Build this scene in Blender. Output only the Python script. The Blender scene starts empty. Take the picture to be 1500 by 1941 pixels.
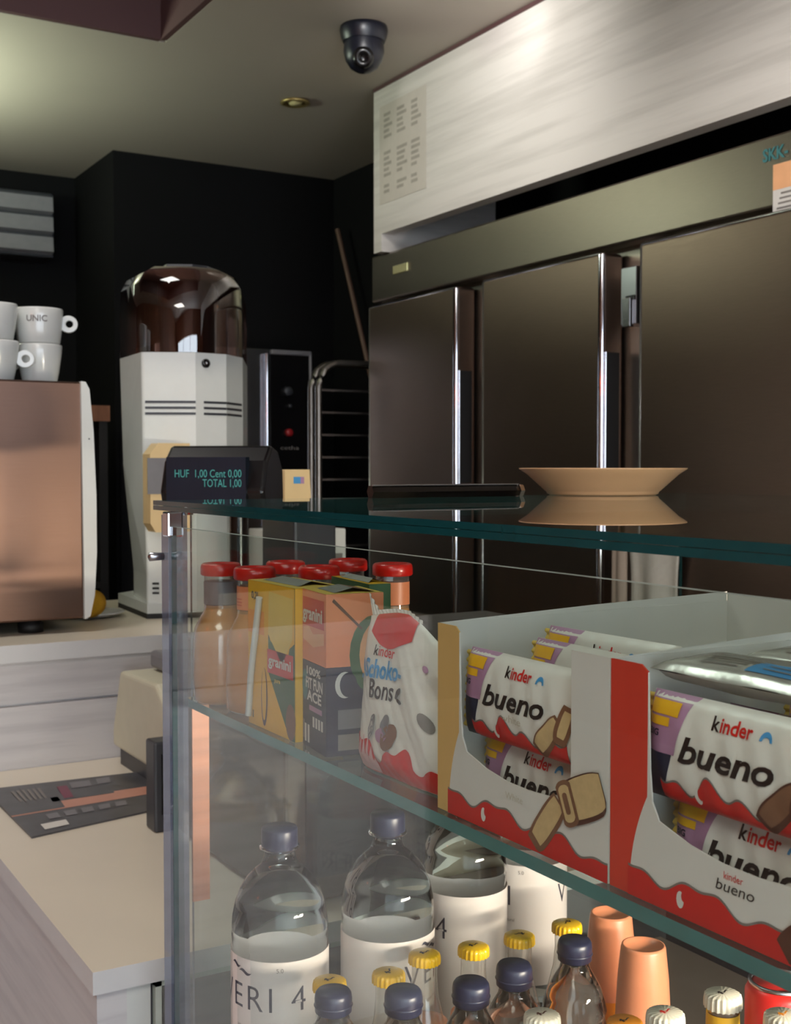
import bpy, math, random
from mathutils import Vector, Matrix
random.seed(4)
S, C30 = math.sin(math.radians(30.4)), math.cos(math.radians(30.4))
F = 2300.0
CAMZ = 1.288
TILT = math.atan(83.5 / F)
scene = bpy.context.scene
COL = scene.collection

# ---------------------------------------------------------------- camera
cam = bpy.data.objects.new('camera', bpy.data.cameras.new('camera'))
COL.objects.link(cam)
cam.data.sensor_fit = 'HORIZONTAL'; cam.data.sensor_width = 36
cam.data.lens = 36 * F / 1500
cam.data.clip_start = 0.01
cam.location = (0, 0, CAMZ)
cam.rotation_euler = (math.pi/2 - TILT, 0, -math.radians(30.4))
cam.data.dof.use_dof = True
cam.data.dof.focus_distance = 0.98
cam.data.dof.aperture_fstop = 26
scene.camera = cam

# ---------------------------------------------------------------- world, colour management
w = bpy.data.worlds.new('sky'); scene.world = w; w.use_nodes = True
bg = w.node_tree.nodes['Background']
bg.inputs[0].default_value = (0.80, 0.88, 1.0, 1); bg.inputs[1].default_value = 5.0
vs = scene.view_settings
vs.view_transform = 'Standard'; vs.look = 'None'; vs.gamma = 1; vs.exposure = 0.45
vs.use_curve_mapping = False
try:
    scene.cycles.transparent_max_bounces = 32
    scene.cycles.max_bounces = 14
    scene.cycles.transmission_bounces = 12
    scene.cycles.sample_clamp_indirect = 4
    scene.cycles.caustics_reflective = False
except Exception: pass

def area(name, loc, target, size, power, col, sy=None, spread=None):
    l = bpy.data.lights.new(name, 'AREA'); l.energy = power; l.color = col
    l.shape = 'RECTANGLE'; l.size = size; l.size_y = sy or size
    if spread: l.spread = spread
    o = bpy.data.objects.new(name, l); COL.objects.link(o); o.location = loc
    o.rotation_euler = (Vector(target) - Vector(loc)).to_track_quat('-Z', 'Y').to_euler()
    return o
def spot(name, loc, target, power, col, angle, blend=0.8, r=0.04):
    l = bpy.data.lights.new(name, 'SPOT'); l.energy = power; l.color = col
    l.spot_size = math.radians(angle); l.spot_blend = blend; l.shadow_soft_size = r
    o = bpy.data.objects.new(name, l); COL.objects.link(o); o.location = loc
    o.rotation_euler = (Vector(target) - Vector(loc)).to_track_quat('-Z', 'Y').to_euler()
    return o
# added room key and recess fill, downlights, the uplight tube on the left and the case's own lamp
area('room_fill_light', (-0.9, -0.9, 2.60), (-0.9, -0.9, 0), 1.2, 34, (1.0, 0.93, 0.84))  # key light added for the whole room, without a fitting
area('room_fill_light', (-0.1, 2.0, 3.17), (-0.1, 2.0, 0), 0.9, 17, (1.0, 0.96, 0.90))  # added inside the recess to brighten its brown walls
spot('downlight', (1.50, 2.75, 2.58), (2.16, 3.05, 2.30), 12, (1.0, 0.97, 0.94), 120, 1.0)
spot('downlight', (1.30, 1.55, 2.60), (1.9, 1.7, 1.7), 20, (1.0, 0.96, 0.93), 110, 1.0)
spot('downlight', (1.93, 2.62, 2.60), (2.16, 3.16, 2.50), 3.2, (1.0, 0.98, 0.97), 70, 1.0)
area('uplight', (0.36, 4.41, 2.30), (0.60, 4.36, 3.0), 0.85, 17, (0.86, 1.0, 0.79), 0.12)
area('case_lamp', (0.95, 0.02, 0.985), (0.85, 0.9, 0.66), 0.5, 22.0, (1.0, 0.84, 0.68), 0.05)

# ---------------------------------------------------------------- geometry of the sight lines
def ray(px, py):
    u = (px - 750) / F; v = (970.5 - py) / F
    fwd = Vector((S*math.cos(TILT), C30*math.cos(TILT), -math.sin(TILT)))
    up = Vector((S*math.sin(TILT), C30*math.sin(TILT), math.cos(TILT)))
    return fwd + Vector((C30, -S, 0))*u + up*v
O = Vector((0, 0, CAMZ))
def onX(px, py, X): r = ray(px, py); return O + r*(X/r.x)
def onY(px, py, Y): r = ray(px, py); return O + r*(Y/r.y)
def onZ(px, py, Z): r = ray(px, py); return O + r*((Z-CAMZ)/r.z)

# ---------------------------------------------------------------- materials
def nt_new(name):
    m = bpy.data.materials.new(name); m.use_nodes = True
    nt = m.node_tree; b = nt.nodes['Principled BSDF']
    return m, nt, b
def lin(c):
    return tuple(((x/255)/12.92 if x/255 <= .04045 else ((x/255+.055)/1.055)**2.4) for x in c)
def mk(name, rgb, rough=0.5, metal=0.0, var=0.06, scale=30, bump=0.0, emit=None, es=0, spec=None, coat=0, stretch=(1,1,1), trans=0, ior=None, alpha=None, sss=0):
    m, nt, b = nt_new(name)
    c = lin(rgb)
    tc = nt.nodes.new('ShaderNodeTexCoord'); mp = nt.nodes.new('ShaderNodeMapping')
    mp.inputs['Scale'].default_value = stretch
    nz = nt.nodes.new('ShaderNodeTexNoise'); nz.inputs['Scale'].default_value = scale; nz.inputs['Detail'].default_value = 3
    nt.links.new(tc.outputs['Object'], mp.inputs[0]); nt.links.new(mp.outputs[0], nz.inputs['Vector'])
    rp = nt.nodes.new('ShaderNodeMapRange')
    rp.inputs['To Min'].default_value = 1-var*2; rp.inputs['To Max'].default_value = 1+var*2
    nt.links.new(nz.outputs['Fac'], rp.inputs['Value'])
    vm = nt.nodes.new('ShaderNodeVectorMath'); vm.operation = 'SCALE'
    vm.inputs[0].default_value = c
    nt.links.new(rp.outputs[0], vm.inputs['Scale'])
    nt.links.new(vm.outputs[0], b.inputs['Base Color'])
    b.inputs['Roughness'].default_value = rough; b.inputs['Metallic'].default_value = metal
    if spec is not None: b.inputs['Specular IOR Level'].default_value = spec
    if coat: b.inputs['Coat Weight'].default_value = coat; b.inputs['Coat Roughness'].default_value = 0.08
    if trans: b.inputs['Transmission Weight'].default_value = trans
    if ior: b.inputs['IOR'].default_value = ior
    if emit: b.inputs['Emission Color'].default_value = (*lin(emit), 1); b.inputs['Emission Strength'].default_value = es
    if bump:
        bp = nt.nodes.new('ShaderNodeBump'); bp.inputs['Strength'].default_value = bump; bp.inputs['Distance'].default_value = 0.002
        nt.links.new(nz.outputs['Fac'], bp.inputs['Height']); nt.links.new(bp.outputs[0], b.inputs['Normal'])
    return m
def steel(name, rgb, rough=0.3, stretch=(1,1,60), aniso=0.0, scale=12):
    m = mk(name, rgb, rough, 1.0, 0.05, scale, 0.0, stretch=stretch)
    nt = m.node_tree; b = nt.nodes['Principled BSDF']
    nz = [n for n in nt.nodes if n.type == 'TEX_NOISE'][0]
    r = nt.nodes.new('ShaderNodeMapRange'); r.inputs['To Min'].default_value = rough-0.07; r.inputs['To Max'].default_value = rough+0.07
    nt.links.new(nz.outputs['Fac'], r.inputs['Value']); nt.links.new(r.outputs[0], b.inputs['Roughness'])
    b.inputs['Anisotropic'].default_value = aniso
    return m
def laminate(name, rgb, rgb2, stretch=(3,3,60), rough=0.4):
    m, nt, b = nt_new(name)
    tc = nt.nodes.new('ShaderNodeTexCoord'); mp = nt.nodes.new('ShaderNodeMapping'); mp.inputs['Scale'].default_value = stretch
    nz = nt.nodes.new('ShaderNodeTexNoise'); nz.inputs['Scale'].default_value = 1.0; nz.inputs['Detail'].default_value = 5
    nz.inputs['Roughness'].default_value = 0.6
    rp = nt.nodes.new('ShaderNodeValToRGB')
    rp.color_ramp.elements[0].position = 0.36; rp.color_ramp.elements[1].position = 0.56
    rp.color_ramp.elements[0].color = (*lin(rgb2), 1); rp.color_ramp.elements[1].color = (*lin(rgb), 1)
    nt.links.new(tc.outputs['Object'], mp.inputs[0]); nt.links.new(mp.outputs[0], nz.inputs[0])
    nt.links.new(nz.outputs['Fac'], rp.inputs[0]); nt.links.new(rp.outputs[0], b.inputs['Base Color'])
    b.inputs['Roughness'].default_value = rough
    return m
def pane(name, tint=(0.94, 0.97, 0.96), f0=0.04, gain=0.96, power=5, gloss=(1,1,1), body=None, body_fac=0.0, rough=0.0):
    m = bpy.data.materials.new(name); m.use_nodes = True; nt = m.node_tree; nt.nodes.clear()
    out = nt.nodes.new('ShaderNodeOutputMaterial')
    tr = nt.nodes.new('ShaderNodeBsdfTransparent'); tr.inputs[0].default_value = (*tint, 1)
    gl = nt.nodes.new('ShaderNodeBsdfGlossy'); gl.inputs['Color'].default_value = (*gloss, 1); gl.inputs['Roughness'].default_value = rough
    lw = nt.nodes.new('ShaderNodeLayerWeight'); lw.inputs[0].default_value = 0.5
    p = nt.nodes.new('ShaderNodeMath'); p.operation = 'POWER'; p.inputs[1].default_value = power
    a = nt.nodes.new('ShaderNodeMath'); a.operation = 'MULTIPLY_ADD'; a.inputs[1].default_value = gain; a.inputs[2].default_value = f0
    a.use_clamp = True
    mx = nt.nodes.new('ShaderNodeMixShader')
    nt.links.new(lw.outputs['Facing'], p.inputs[0]); nt.links.new(p.outputs[0], a.inputs[0]); nt.links.new(a.outputs[0], mx.inputs[0])
    src = tr
    if body:
        df = nt.nodes.new('ShaderNodeBsdfDiffuse'); df.inputs[0].default_value = (*lin(body), 1)
        m2 = nt.nodes.new('ShaderNodeMixShader'); m2.inputs[0].default_value = body_fac
        nt.links.new(tr.outputs[0], m2.inputs[1]); nt.links.new(df.outputs[0], m2.inputs[2]); src = m2
    nt.links.new(src.outputs[0], mx.inputs[1]); nt.links.new(gl.outputs[0], mx.inputs[2])
    nt.links.new(mx.outputs[0], out.inputs[0])
    return m

M = {}
M['ceiling'] = mk('ceiling_paint', (178,168,156), 0.6, var=0.02, scale=4)
M['black_wall'] = mk('black_paint', (4,4,6), 0.8, var=0.1, scale=6, spec=0.25)
M['brown_dark'] = mk('brown_paint', (84,56,56), 0.6, var=0.05, scale=6)
M['floor'] = mk('floor_tile', (158,146,134), 0.35, var=0.08, scale=5)
M['lam'] = laminate('pale_laminate', (222,217,210), (206,201,194), (3,1.4,30))
M['lam_grey'] = laminate('grey_laminate', (205,203,204), (192,190,192), (3,3,50))
M['worktop'] = mk('cream_worktop', (222,212,194), 0.35, var=0.02, scale=8)
M['wood_warm'] = laminate('warm_wood', (150,98,68), (110,66,44), (12,12,1.2), 0.45)
M['fridge'] = steel('brushed_fridge_steel', (150,143,136), 0.34, (2,2,50))
M['fridge_door'] = steel('brushed_door_steel', (142,124,112), 0.36, (2,2,40))
M['steel'] = steel('polished_steel', (190,190,195), 0.22)
M['chrome'] = mk('chrome', (225,225,232), 0.08, 1.0, 0.02)
M['alu'] = mk('aluminium', (170,172,180), 0.3, 1.0, 0.03)
M['steel_machine'] = steel('machine_steel', (118,92,80), 0.36, (1,1,50))
M['white_gloss'] = mk('white_enamel', (226,228,224), 0.25, var=0.02, coat=0.3)
M['white_plastic'] = mk('white_plastic', (205,208,205), 0.35, var=0.02)
M['black_plastic'] = mk('black_plastic', (14,13,15), 0.25, var=0.05)
M['black_matt'] = mk('black_rubber', (16,16,18), 0.6, var=0.05)
M['dark_grey'] = mk('dark_grey_plastic', (52,54,60), 0.4, var=0.05)
M['umber'] = mk('umber_metal', (86,78,74), 0.4, var=0.05)
M['grey'] = mk('grey_plastic', (120,118,122), 0.4, var=0.05)
M['navy_black'] = mk('navy_black_plastic', (20,22,34), 0.35, var=0.05)
M['cream'] = mk('cream_plastic', (206,202,178), 0.45, var=0.03)
M['beige'] = mk('beige_plastic', (226,196,144), 0.45, var=0.03)
M['china'] = mk('white_china', (222,222,218), 0.2, var=0.02, coat=0.4)
M['plate'] = mk('sand_glaze', (224,178,134), 0.3, var=0.02, coat=0.2)
M['yellow'] = mk('yellow_print', (240,184,40), 0.4)
M['yellow2'] = mk('pale_yellow_print', (232,200,96), 0.45)
M['peach'] = mk('peach_print', (232,142,100), 0.4)
M['peach2'] = mk('light_peach_print', (238,176,128), 0.4)
M['green'] = mk('green_print', (58,98,64), 0.45)
M['navy'] = mk('navy_print', (34,38,62), 0.4)
M['red'] = mk('red_print', (206,38,34), 0.35)
M['red_card'] = mk('red_card', (212,62,44), 0.5, var=0.03)
M['red_cap'] = mk('red_cap_paint', (214,34,26), 0.28, coat=0.4)
M['tan_card'] = mk('tan_card', (218,176,110), 0.55, var=0.03)
M['white_print'] = mk('white_film', (226,222,214), 0.3, var=0.02, bump=0.15, scale=120)
M['white_card'] = mk('white_card', (218,214,208), 0.5, var=0.015)
M['ink'] = mk('black_ink', (36,28,28), 0.5)
M['grey_ink'] = mk('grey_ink', (128,122,118), 0.5)
M['choc'] = mk('chocolate_brown', (84,48,36), 0.45)
M['choc2'] = mk('milk_chocolate_brown', (126,88,66), 0.45)
M['wafer'] = mk('wafer_beige', (206,176,128), 0.5, var=0.1, scale=200)
M['blue'] = mk('blue_print', (72,150,206), 0.4)
M['lilac'] = mk('lilac_print', (176,132,164), 0.4)
M['pg'] = mk('pale_gold_ink', (196,186,168), 0.5)
M['foil'] = mk('silver_foil', (214,212,204), 0.22, 0.5, 0.05, bump=0.3, scale=60)
M['label'] = mk('paper_label', (226,218,214), 0.5, var=0.015)
M['label_dark'] = mk('slate_ink', (58,58,74), 0.5)
M['navycap'] = mk('navy_cap_plastic', (40,44,70), 0.35, var=0.04)
M['ycap'] = mk('yellow_cap_paint', (246,196,30), 0.3, coat=0.3)
M['wcap'] = mk('white_cap_paint', (240,232,214), 0.3, coat=0.3)
M['smoothie'] = mk('peach_smoothie', (226,146,108), 0.35, var=0.05, scale=60)
M['juice'] = mk('orange_juice', (196,140,84), 0.2, var=0.05, scale=60, coat=1.0)
M['orange_print'] = mk('orange_print', (240,150,30), 0.4)
M['teal_print'] = mk('teal_print', (60,120,122), 0.5)
M['red_lamp'] = mk('red_lamp', (150,30,34), 0.4, emit=(120,20,24), es=0.04)
M['vfd'] = mk('display_digits', (60,130,126), 0.4, emit=(60,150,145), es=0.25)
M['screen'] = mk('display_glass', (22,32,46), 0.15)
M['glass'] = pane('clear_glass', (0.93,0.965,0.955))
M['glass_thin'] = pane('thin_clear_glass', (0.975,0.985,0.98), 0.03, 0.8)
M['edge'] = mk('glass_edge_green', (18,62,66), 0.12, var=0.15, scale=25, coat=0.5)
M['edge_light'] = mk('glass_edge_sea_green', (74,126,126), 0.15, var=0.1, scale=25, coat=0.5)
M['edge_pale'] = mk('glass_edge_pale', (196,204,196), 0.2, var=0.1, scale=25)
M['post'] = pane('acrylic_post', (0.80,0.83,0.90), 0.10, 0.8, 4, (0.85,0.9,1.0), (112,118,138), 0.45, 0.08)
M['hopper'] = pane('smoky_hopper_plastic', (0.50,0.38,0.34), 0.13, 0.8, 3)
M['film'] = pane('clear_film', (0.86,0.86,0.85), 0.05, 0.7, 5, (1,1,1), (200,196,190), 0.25, 0.15)
M['water'] = mk('water_bottle_plastic', (250,252,252), 0.0, var=0.0, trans=1.0, ior=1.33)
M['glassbottle'] = pane('bottle_glass', (0.90,0.92,0.90), 0.07, 0.9, 3, (1,1,1), (220,210,205), 0.12)
M['copper'] = mk('reflected_copper', (176,122,98), 0.4, 0.2, 0.22, 14, stretch=(.2,.2,6))  # warm reflection in the end glass, put into a strip's colour
M['deck'] = mk('deck_steel', (150,138,128), 0.35, 0.7, 0.05)
M['orange_lamp'] = mk('orange_lamp', (255,110,40), 0.4, emit=(255,96,30), es=10)
M['tube'] = mk('fluorescent_tube', (240,250,235), 0.4, emit=(238,255,226), es=9)
M['fascia'] = steel('fascia_steel', (138,129,120), 0.33, (2,2,50))
M['band'] = mk('edge_band', (208,208,208), 0.4, var=0.02)

# ---------------------------------------------------------------- mesh builder
class MB:
    def __init__(s): s.v=[]; s.f=[]; s.m=[]; s.sm=[]; s.mats=[]
    def mi(s, m):
        m = M[m] if isinstance(m, str) else m
        if m not in s.mats: s.mats.append(m)
        return s.mats.index(m)
    def add(s, vs, fs, mat, smooth=False):
        o = len(s.v); i = s.mi(mat)
        s.v += [tuple(v) for v in vs]
        for f in fs: s.f.append(tuple(o+k for k in f)); s.m.append(i); s.sm.append(smooth)
        return s
    def box(s, a, b, mat, mt=None):
        x0,x1=sorted((a[0],b[0])); y0,y1=sorted((a[1],b[1])); z0,z1=sorted((a[2],b[2]))
        vs=[Vector(p) for p in ((x0,y0,z0),(x1,y0,z0),(x1,y1,z0),(x0,y1,z0),(x0,y0,z1),(x1,y0,z1),(x1,y1,z1),(x0,y1,z1))]
        if mt is not None: vs=[mt@v for v in vs]
        fs=[(3,2,1,0),(4,5,6,7),(0,1,5,4),(1,2,6,5),(2,3,7,6),(3,0,4,7)]
        if isinstance(mat, (list, tuple)):
            for f, mm in zip(fs, mat): s.add(vs,[f],mm)
            return s
        return s.add(vs, fs, mat)
    def prism(s, pts, y0, y1, mat, mt=None, smooth=False, side=None):
        """polygon in (x,z) (counter-clockwise seen from -y) extruded y0->y1"""
        n=len(pts); A=[Vector((p[0],y0,p[1])) for p in pts]; B=[Vector((p[0],y1,p[1])) for p in pts]
        vs=A+B
        if mt is not None: vs=[mt@v for v in vs]
        s.add(vs,[tuple(range(n)),tuple(range(2*n-1,n-1,-1))],mat)
        s.add(vs,[(i,n+i,n+(i+1)%n,(i+1)%n) for i in range(n)],side or mat,smooth)
        return s
    def loft(s, rings, mat, smooth=True, cap=True):
        n=len(rings[0]); vs=[v for r in rings for v in r]; fs=[]
        for k in range(len(rings)-1):
            for i in range(n):
                j=(i+1)%n; fs.append((k*n+i,k*n+j,(k+1)*n+j,(k+1)*n+i))
        s.add(vs,fs,mat,smooth)
        if cap:
            s.add(rings[0],[tuple(range(n-1,-1,-1))],mat); s.add(rings[-1],[tuple(range(n))],mat)
        return s
    def lathe(s, prof, mat, c=(0,0,0), n=32, smooth=True, mt=None, cap=True):
        rings=[]
        for r,z in prof:
            ring=[Vector((c[0]+r*math.cos(2*math.pi*i/n), c[1]+r*math.sin(2*math.pi*i/n), c[2]+z)) for i in range(n)]
            if mt is not None: ring=[mt@v for v in ring]
            rings.append(ring)
        return s.loft(rings,mat,smooth,cap)
    def tube(s, pts, r, mat, n=10, smooth=True):
        pts=[Vector(p) for p in pts]; rings=[]
        up=Vector((0,0,1))
        for i,p in enumerate(pts):
            a=pts[max(i-1,0)]; b=pts[min(i+1,len(pts)-1)]; d=(b-a).normalized()
            u=up if abs(d.dot(up))<.95 else Vector((1,0,0))
            x=d.cross(u).normalized(); y=x.cross(d).normalized()
            rr=r[i] if isinstance(r,(list,tuple)) else r
            rings.append([p+x*rr*math.cos(2*math.pi*k/n)+y*rr*math.sin(2*math.pi*k/n) for k in range(n)])
        return s.loft(rings,mat,smooth)
    def patch(s, fn, na, nb, mat, smooth=True):
        vs=[fn(i/na,j/nb) for j in range(nb+1) for i in range(na+1)]
        fs=[(j*(na+1)+i,j*(na+1)+i+1,(j+1)*(na+1)+i+1,(j+1)*(na+1)+i) for j in range(nb) for i in range(na)]
        return s.add(vs,fs,mat,smooth)
    def text(s, txt, fn, size, mat, shear=0, bold=0.0, width=None, space=1.0, squash=1.0):
        """glyph outlines, each vertex carried by fn(x, y); returns the run width"""
        cu=bpy.data.curves.new('t','FONT'); cu.body=txt; cu.size=size; cu.shear=shear; cu.offset=bold*size
        cu.space_character=space; cu.resolution_u=3
        o=bpy.data.objects.new('t',cu); COL.objects.link(o)
        dg=bpy.context.evaluated_depsgraph_get(); dg.update()
        me=bpy.data.meshes.new_from_object(o.evaluated_get(dg))
        xs=[v.co.x for v in me.vertices] or [0]
        x0,x1=min(xs),max(xs); k=(width/(x1-x0)) if width else 1.0
        vs=[fn((v.co.x-x0)*k, v.co.y*squash) for v in me.vertices]
        s.add(vs,[tuple(p.vertices) for p in me.polygons],mat)
        bpy.data.objects.remove(o); bpy.data.curves.remove(cu); bpy.data.meshes.remove(me)
        return (x1-x0)*k
    def build(s, name, parent=None, bevel=0, world=False, seg=2):
        me=bpy.data.meshes.new(name)
        v=s.v
        if world and parent is not None:
            inv=parent.matrix_basis.inverted(); v=[tuple(inv@Vector(p)) for p in s.v]
        me.from_pydata(v,[],s.f)
        for m in s.mats: me.materials.append(m)
        for p,i,sm in zip(me.polygons,s.m,s.sm): p.material_index=i; p.use_smooth=sm
        me.update()
        o=bpy.data.objects.new(name,me); COL.objects.link(o)
        if parent is not None: o.parent=parent
        if bevel:
            b=o.modifiers.new('bevel','BEVEL'); b.width=bevel; b.segments=seg; b.limit_method='ANGLE'; b.angle_limit=math.radians(40)
        return o
def thing(name, label, cat, loc=(0,0,0), rz=0.0, group=None):
    o=bpy.data.objects.new(name,None); COL.objects.link(o); o.empty_display_size=.02
    o.location=loc; o.rotation_euler=(0,0,rz)
    o['label']=label; o['category']=cat
    if group: o['group']=group
    return o
def tag(o,label,cat,group=None):
    o['label']=label; o['category']=cat
    if group: o['group']=group
    return o
def struct(mb,name,**k):
    o=mb.build(name,**k); o['kind']='structure'; return o
def dup(root, loc, rz=None, label=None, group=None):
    r=root.copy(); COL.objects.link(r); r.location=loc
    if rz is not None: r.rotation_euler=(0,0,rz)
    if label: r['label']=label
    if group: r['group']=group
    for ch in list(root.children):
        c=ch.copy(); COL.objects.link(c); c.parent=r
        for g in list(ch.children):
            d=g.copy(); COL.objects.link(d); d.parent=c
    return r
R=-math.pi/2      # goods in the case face the customer: local x runs to the right, y into the case
def flat(mb, pts, mat, layer=1, y=0.0):
    """flat printed shape on a face at local y"""
    mb.add([Vector((p[0], y-0.0003*layer, p[1])) for p in pts],[tuple(range(len(pts)))],mat)
# ================================================================ THE ROOM
CZ=2.63
b=MB()
b.box((-3,-3,-.05),(3.1,5.8,0),'floor'); struct(b,'floor')
b=MB()   # ceiling with the square recess
RX0,RX1,RY0,RY1=-1.2,1.317,0.9,3.70
for x0,x1,y0,y1 in ((-3,RX0-.02,-3,5.8),(RX1+.02,3.1,-3,5.8),(RX0-.02,RX1+.02,-3,RY0-.02),(RX0-.02,RX1+.02,RY1+.02,5.8)):
    b.box((x0,y0,CZ),(x1,y1,CZ+.08),'ceiling')
struct(b,'ceiling')
b=MB()
for a,c in (((RX0-.03,RY0,CZ+.001),(RX0,RY1,3.2)),((RX1,RY0,CZ+.001),(RX1+.03,RY1,3.2)),((RX0,RY1,CZ+.001),(RX1,RY1+.03,3.2)),((RX0,RY0-.03,CZ+.001),(RX1,RY0,3.2)),((RX0,RY0,3.2),(RX1,RY1,3.24))):
    b.box(a,c,'brown_dark')
struct(b,'trim_1')
b=MB(); b.box((1.59,5.07,0),(2.74,5.17,CZ),'black_wall'); b.box((1.59,5.17,0),(1.69,5.75,CZ),'black_wall'); struct(b,'wall_far')
b=MB(); b.box((-3,5.65,0),(1.59,5.75,CZ),'black_wall'); struct(b,'wall_far_left')
b=MB(); b.box((2.64,3.90,0),(2.74,5.07,CZ),'black_wall'); b.box((2.98,-3,0),(3.08,3.90,CZ),'black_wall'); b.box((2.74,3.90,0),(3.08,3.98,CZ),'black_wall'); struct(b,'wall_right')
b=MB(); b.box((-3.1,-3,0),(-3,5.75,CZ),'wood_warm'); struct(b,'wall_left')
b=MB()   # unseen shop front: wide opening added to let soft daylight in
b.box((-3,-3.1,0),(3.1,-3,.5),'wood_warm'); b.box((-3,-3.1,2.3),(3.1,-3,CZ),'wood_warm')
b.box((-3,-3.1,.5),(-2.4,-3,2.3),'wood_warm'); b.box((1.6,-3.1,.5),(3.1,-3,2.3),'wood_warm')
struct(b,'wall_near')
b=MB(); b.box((-2.4,-3.06,.5),(1.6,-3.05,2.3),'glass_thin')  # unseen glazing added with the opening, for daylight behind the camera
for x in (-2.4,-1.1,.25,1.56): b.box((x,-3.08,.5),(x+.04,-3.02,2.3),'black_matt')
struct(b,'added_daylight_window_1')
# pale bulkhead above the refrigerator
BX=2.14; BZ=2.114
b=MB(); b.box((BX,-1.5,BZ),(BX+.05,3.80,CZ),'lam'); b.box((BX,3.745,2.052),(2.63,3.80,BZ),'lam'); b.box((BX+.05,3.745,BZ),(2.63,3.80,CZ),'lam')
struct(b,'wall_bulkhead')
b=MB(); b.box((BX-.004,-1.5,CZ-.012),(BX,3.80,CZ),'brown_dark'); struct(b,'trim_2')
# notice on the bulkhead
a=onX(722,125,BX); c=onX(820,150,BX)
t=thing('notice_sheet','pale sheet with faint grey columns of print on the white panel beside the dome camera','notice',(BX,a.y,2.27))
b=MB(); Wn=.31; Hn=.34
mtn=Matrix.Translation(Vector((BX-.001,3.755,2.215)))@Matrix.Rotation(R,4,'Z')
b.box((0,-.0008,0),(Wn,0,Hn),mk('notice_paper',(206,198,188),.5,var=.03),mtn)
random.seed(7)
gi=mk('faded_ink',(168,160,150),.6,var=.1)
for cx in (.03,.12,.215):
    for k in range(15):
        z=.30-k*.019
        if k in (5,6,12) : continue
        wdt=random.uniform(.035,.07)
        b.add([mtn@Vector(p) for p in ((cx,-.0012,z),(cx+wdt,-.0012,z),(cx+wdt,-.0012,z+.011),(cx,-.0012,z+.011))],[(0,1,2,3)],gi)
b.build('sheet',t,world=True)
# dome camera
dc=onZ(688,52,CZ-.001); dc=Vector((1.93,dc.y+.27,CZ))
dc=onZ(690,52,CZ)
t=thing('dome_camera','black dome security camera on the ceiling beside the pale panel','security camera',(dc.x,dc.y,CZ))
b=MB(); b.lathe([(.001,0),(.072,0),(.074,-.012),(.070,-.03),(.064,-.045)][::-1],'navy_black',n=40); b.build('housing',t)
b=MB(); b.lathe([(.060,-.045),(.062,-.075),(.056,-.10),(.042,-.122),(.022,-.134),(.002,-.138)][::-1],'navy_black',n=40); b.build('dome',t)
b=MB(); mt=Matrix.Translation((-.012,-.02,-.096))@Matrix.Rotation(math.radians(112),4,Vector((C30,-S,0)))
b.lathe([(.001,0),(.03,0),(.032,.03),(.026,.038),(.014,.04),(.012,.034),(.001,.034)],'black_plastic',n=28,mt=mt); b.build('lens',t)
# recessed ceiling spotlight
sp=onZ(560,192,CZ)
t=thing('ceiling_spotlight','small brass recessed spotlight alone in the ceiling','ceiling light',(sp.x,sp.y,CZ))
b=MB(); b.lathe([(.03,-.001),(.052,-.001),(.055,-.008),(.045,-.012),(.032,-.006)],mk('brass',(190,168,110),.3,.7),n=32,cap=False); b.build('ring',t)
b=MB(); b.lathe([(.001,-.014),(.02,-.012),(.030,-.002),(.001,-.001)],mk('lamp_lens',(214,204,150),.3),n=24); b.build('lamp',t)
# air conditioner, far left
p0=onY(104,365,5.45); p1=onY(104,488,5.45)
t=thing('air_conditioner','white slatted wall unit high on the black wall at far left','air conditioner',(p0.x-.4,5.55,p1.z))
H=p0.z-p1.z
b=MB(); b.box((p0.x-.8,5.47,p1.z),(p0.x,5.65,p0.z),'dark_grey'); b.build('casing',t,world=True,bevel=.01)
M['slat']=mk('grey_slat',(132,130,136),.45)
for k in range(3):
    b=MB(); z=p1.z+.012+k*.088
    b.prism([(z,0),(z+.062,.0),(z+.075,.02),(z+.01,.03)],0,1,'slat')
    vs=[Vector((p0.x-.78+v[1]*.77, 5.47-v[2]*1.0-.002, v[0])) for v in b.v]; b.v=[tuple(v) for v in vs]
    b.build('slat',t,world=True)
# ================================================================ REFRIGERATOR
t=thing('refrigerator','tall three-door brushed steel refrigerator along the right wall','refrigerator',(2.5,2.7,0))
FX=2.22
b=MB(); b.box((FX,1.62,.12),(2.93,3.88,2.05),'fridge'); b.box((2.165,1.62,1.885),(FX,3.86,2.05),'fascia'); b.build('cabinet',t,world=True,bevel=.006)
for k in range(2):
    b=MB(); y=1.7+k*2.05; b.box((2.3,y,0),(2.38,y+.06,.12),'black_matt'); b.build('foot',t,world=True)
doors=[(3.263,3.84),(2.548,3.118),(1.835,2.401)]
for k,(y0,y1) in enumerate(doors):
    b=MB(); b.box((2.14,y0,.16),(2.214,y1,1.868),'fridge_door'); dr=b.build('door',t,world=True,bevel=.010,seg=3)
    b=MB(); b.box((2.214,y0+.015,.17),(2.2198,y1-.015,1.855),'black_matt'); g=b.build('gasket',dr); g.location=(0,0,0)
    inv=t.matrix_basis.inverted(); g.data.transform(inv)
    b=MB(); b.tube([(2.142,y0+.004,.17),(2.142,y0+.004,1.862)],.0105,'chrome',12)
    g=b.build('edge_profile',dr); g.data.transform(inv)
    b=MB(); b.tube([(2.143,y1-.004,.17),(2.143,y1-.004,1.862),(2.143,y1-.006,1.864),(2.143,y0+.01,1.864)],.0042,'steel',8)  # steel tube added as the highlight along the door's rounded edges
    g=b.build('edge_highlight',dr); g.data.transform(inv)
    b=MB(); zz=1.60 if k<2 else 1.66
    b.box((2.150,y0-.006,zz-.36),(2.196,y0-.001,zz),'black_matt'); b.tube([(2.146,y0-.008,zz-.37),(2.146,y0-.008,zz+.0)],.004,'chrome',8)
    g=b.build('handle',dr); g.data.transform(inv)
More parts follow.
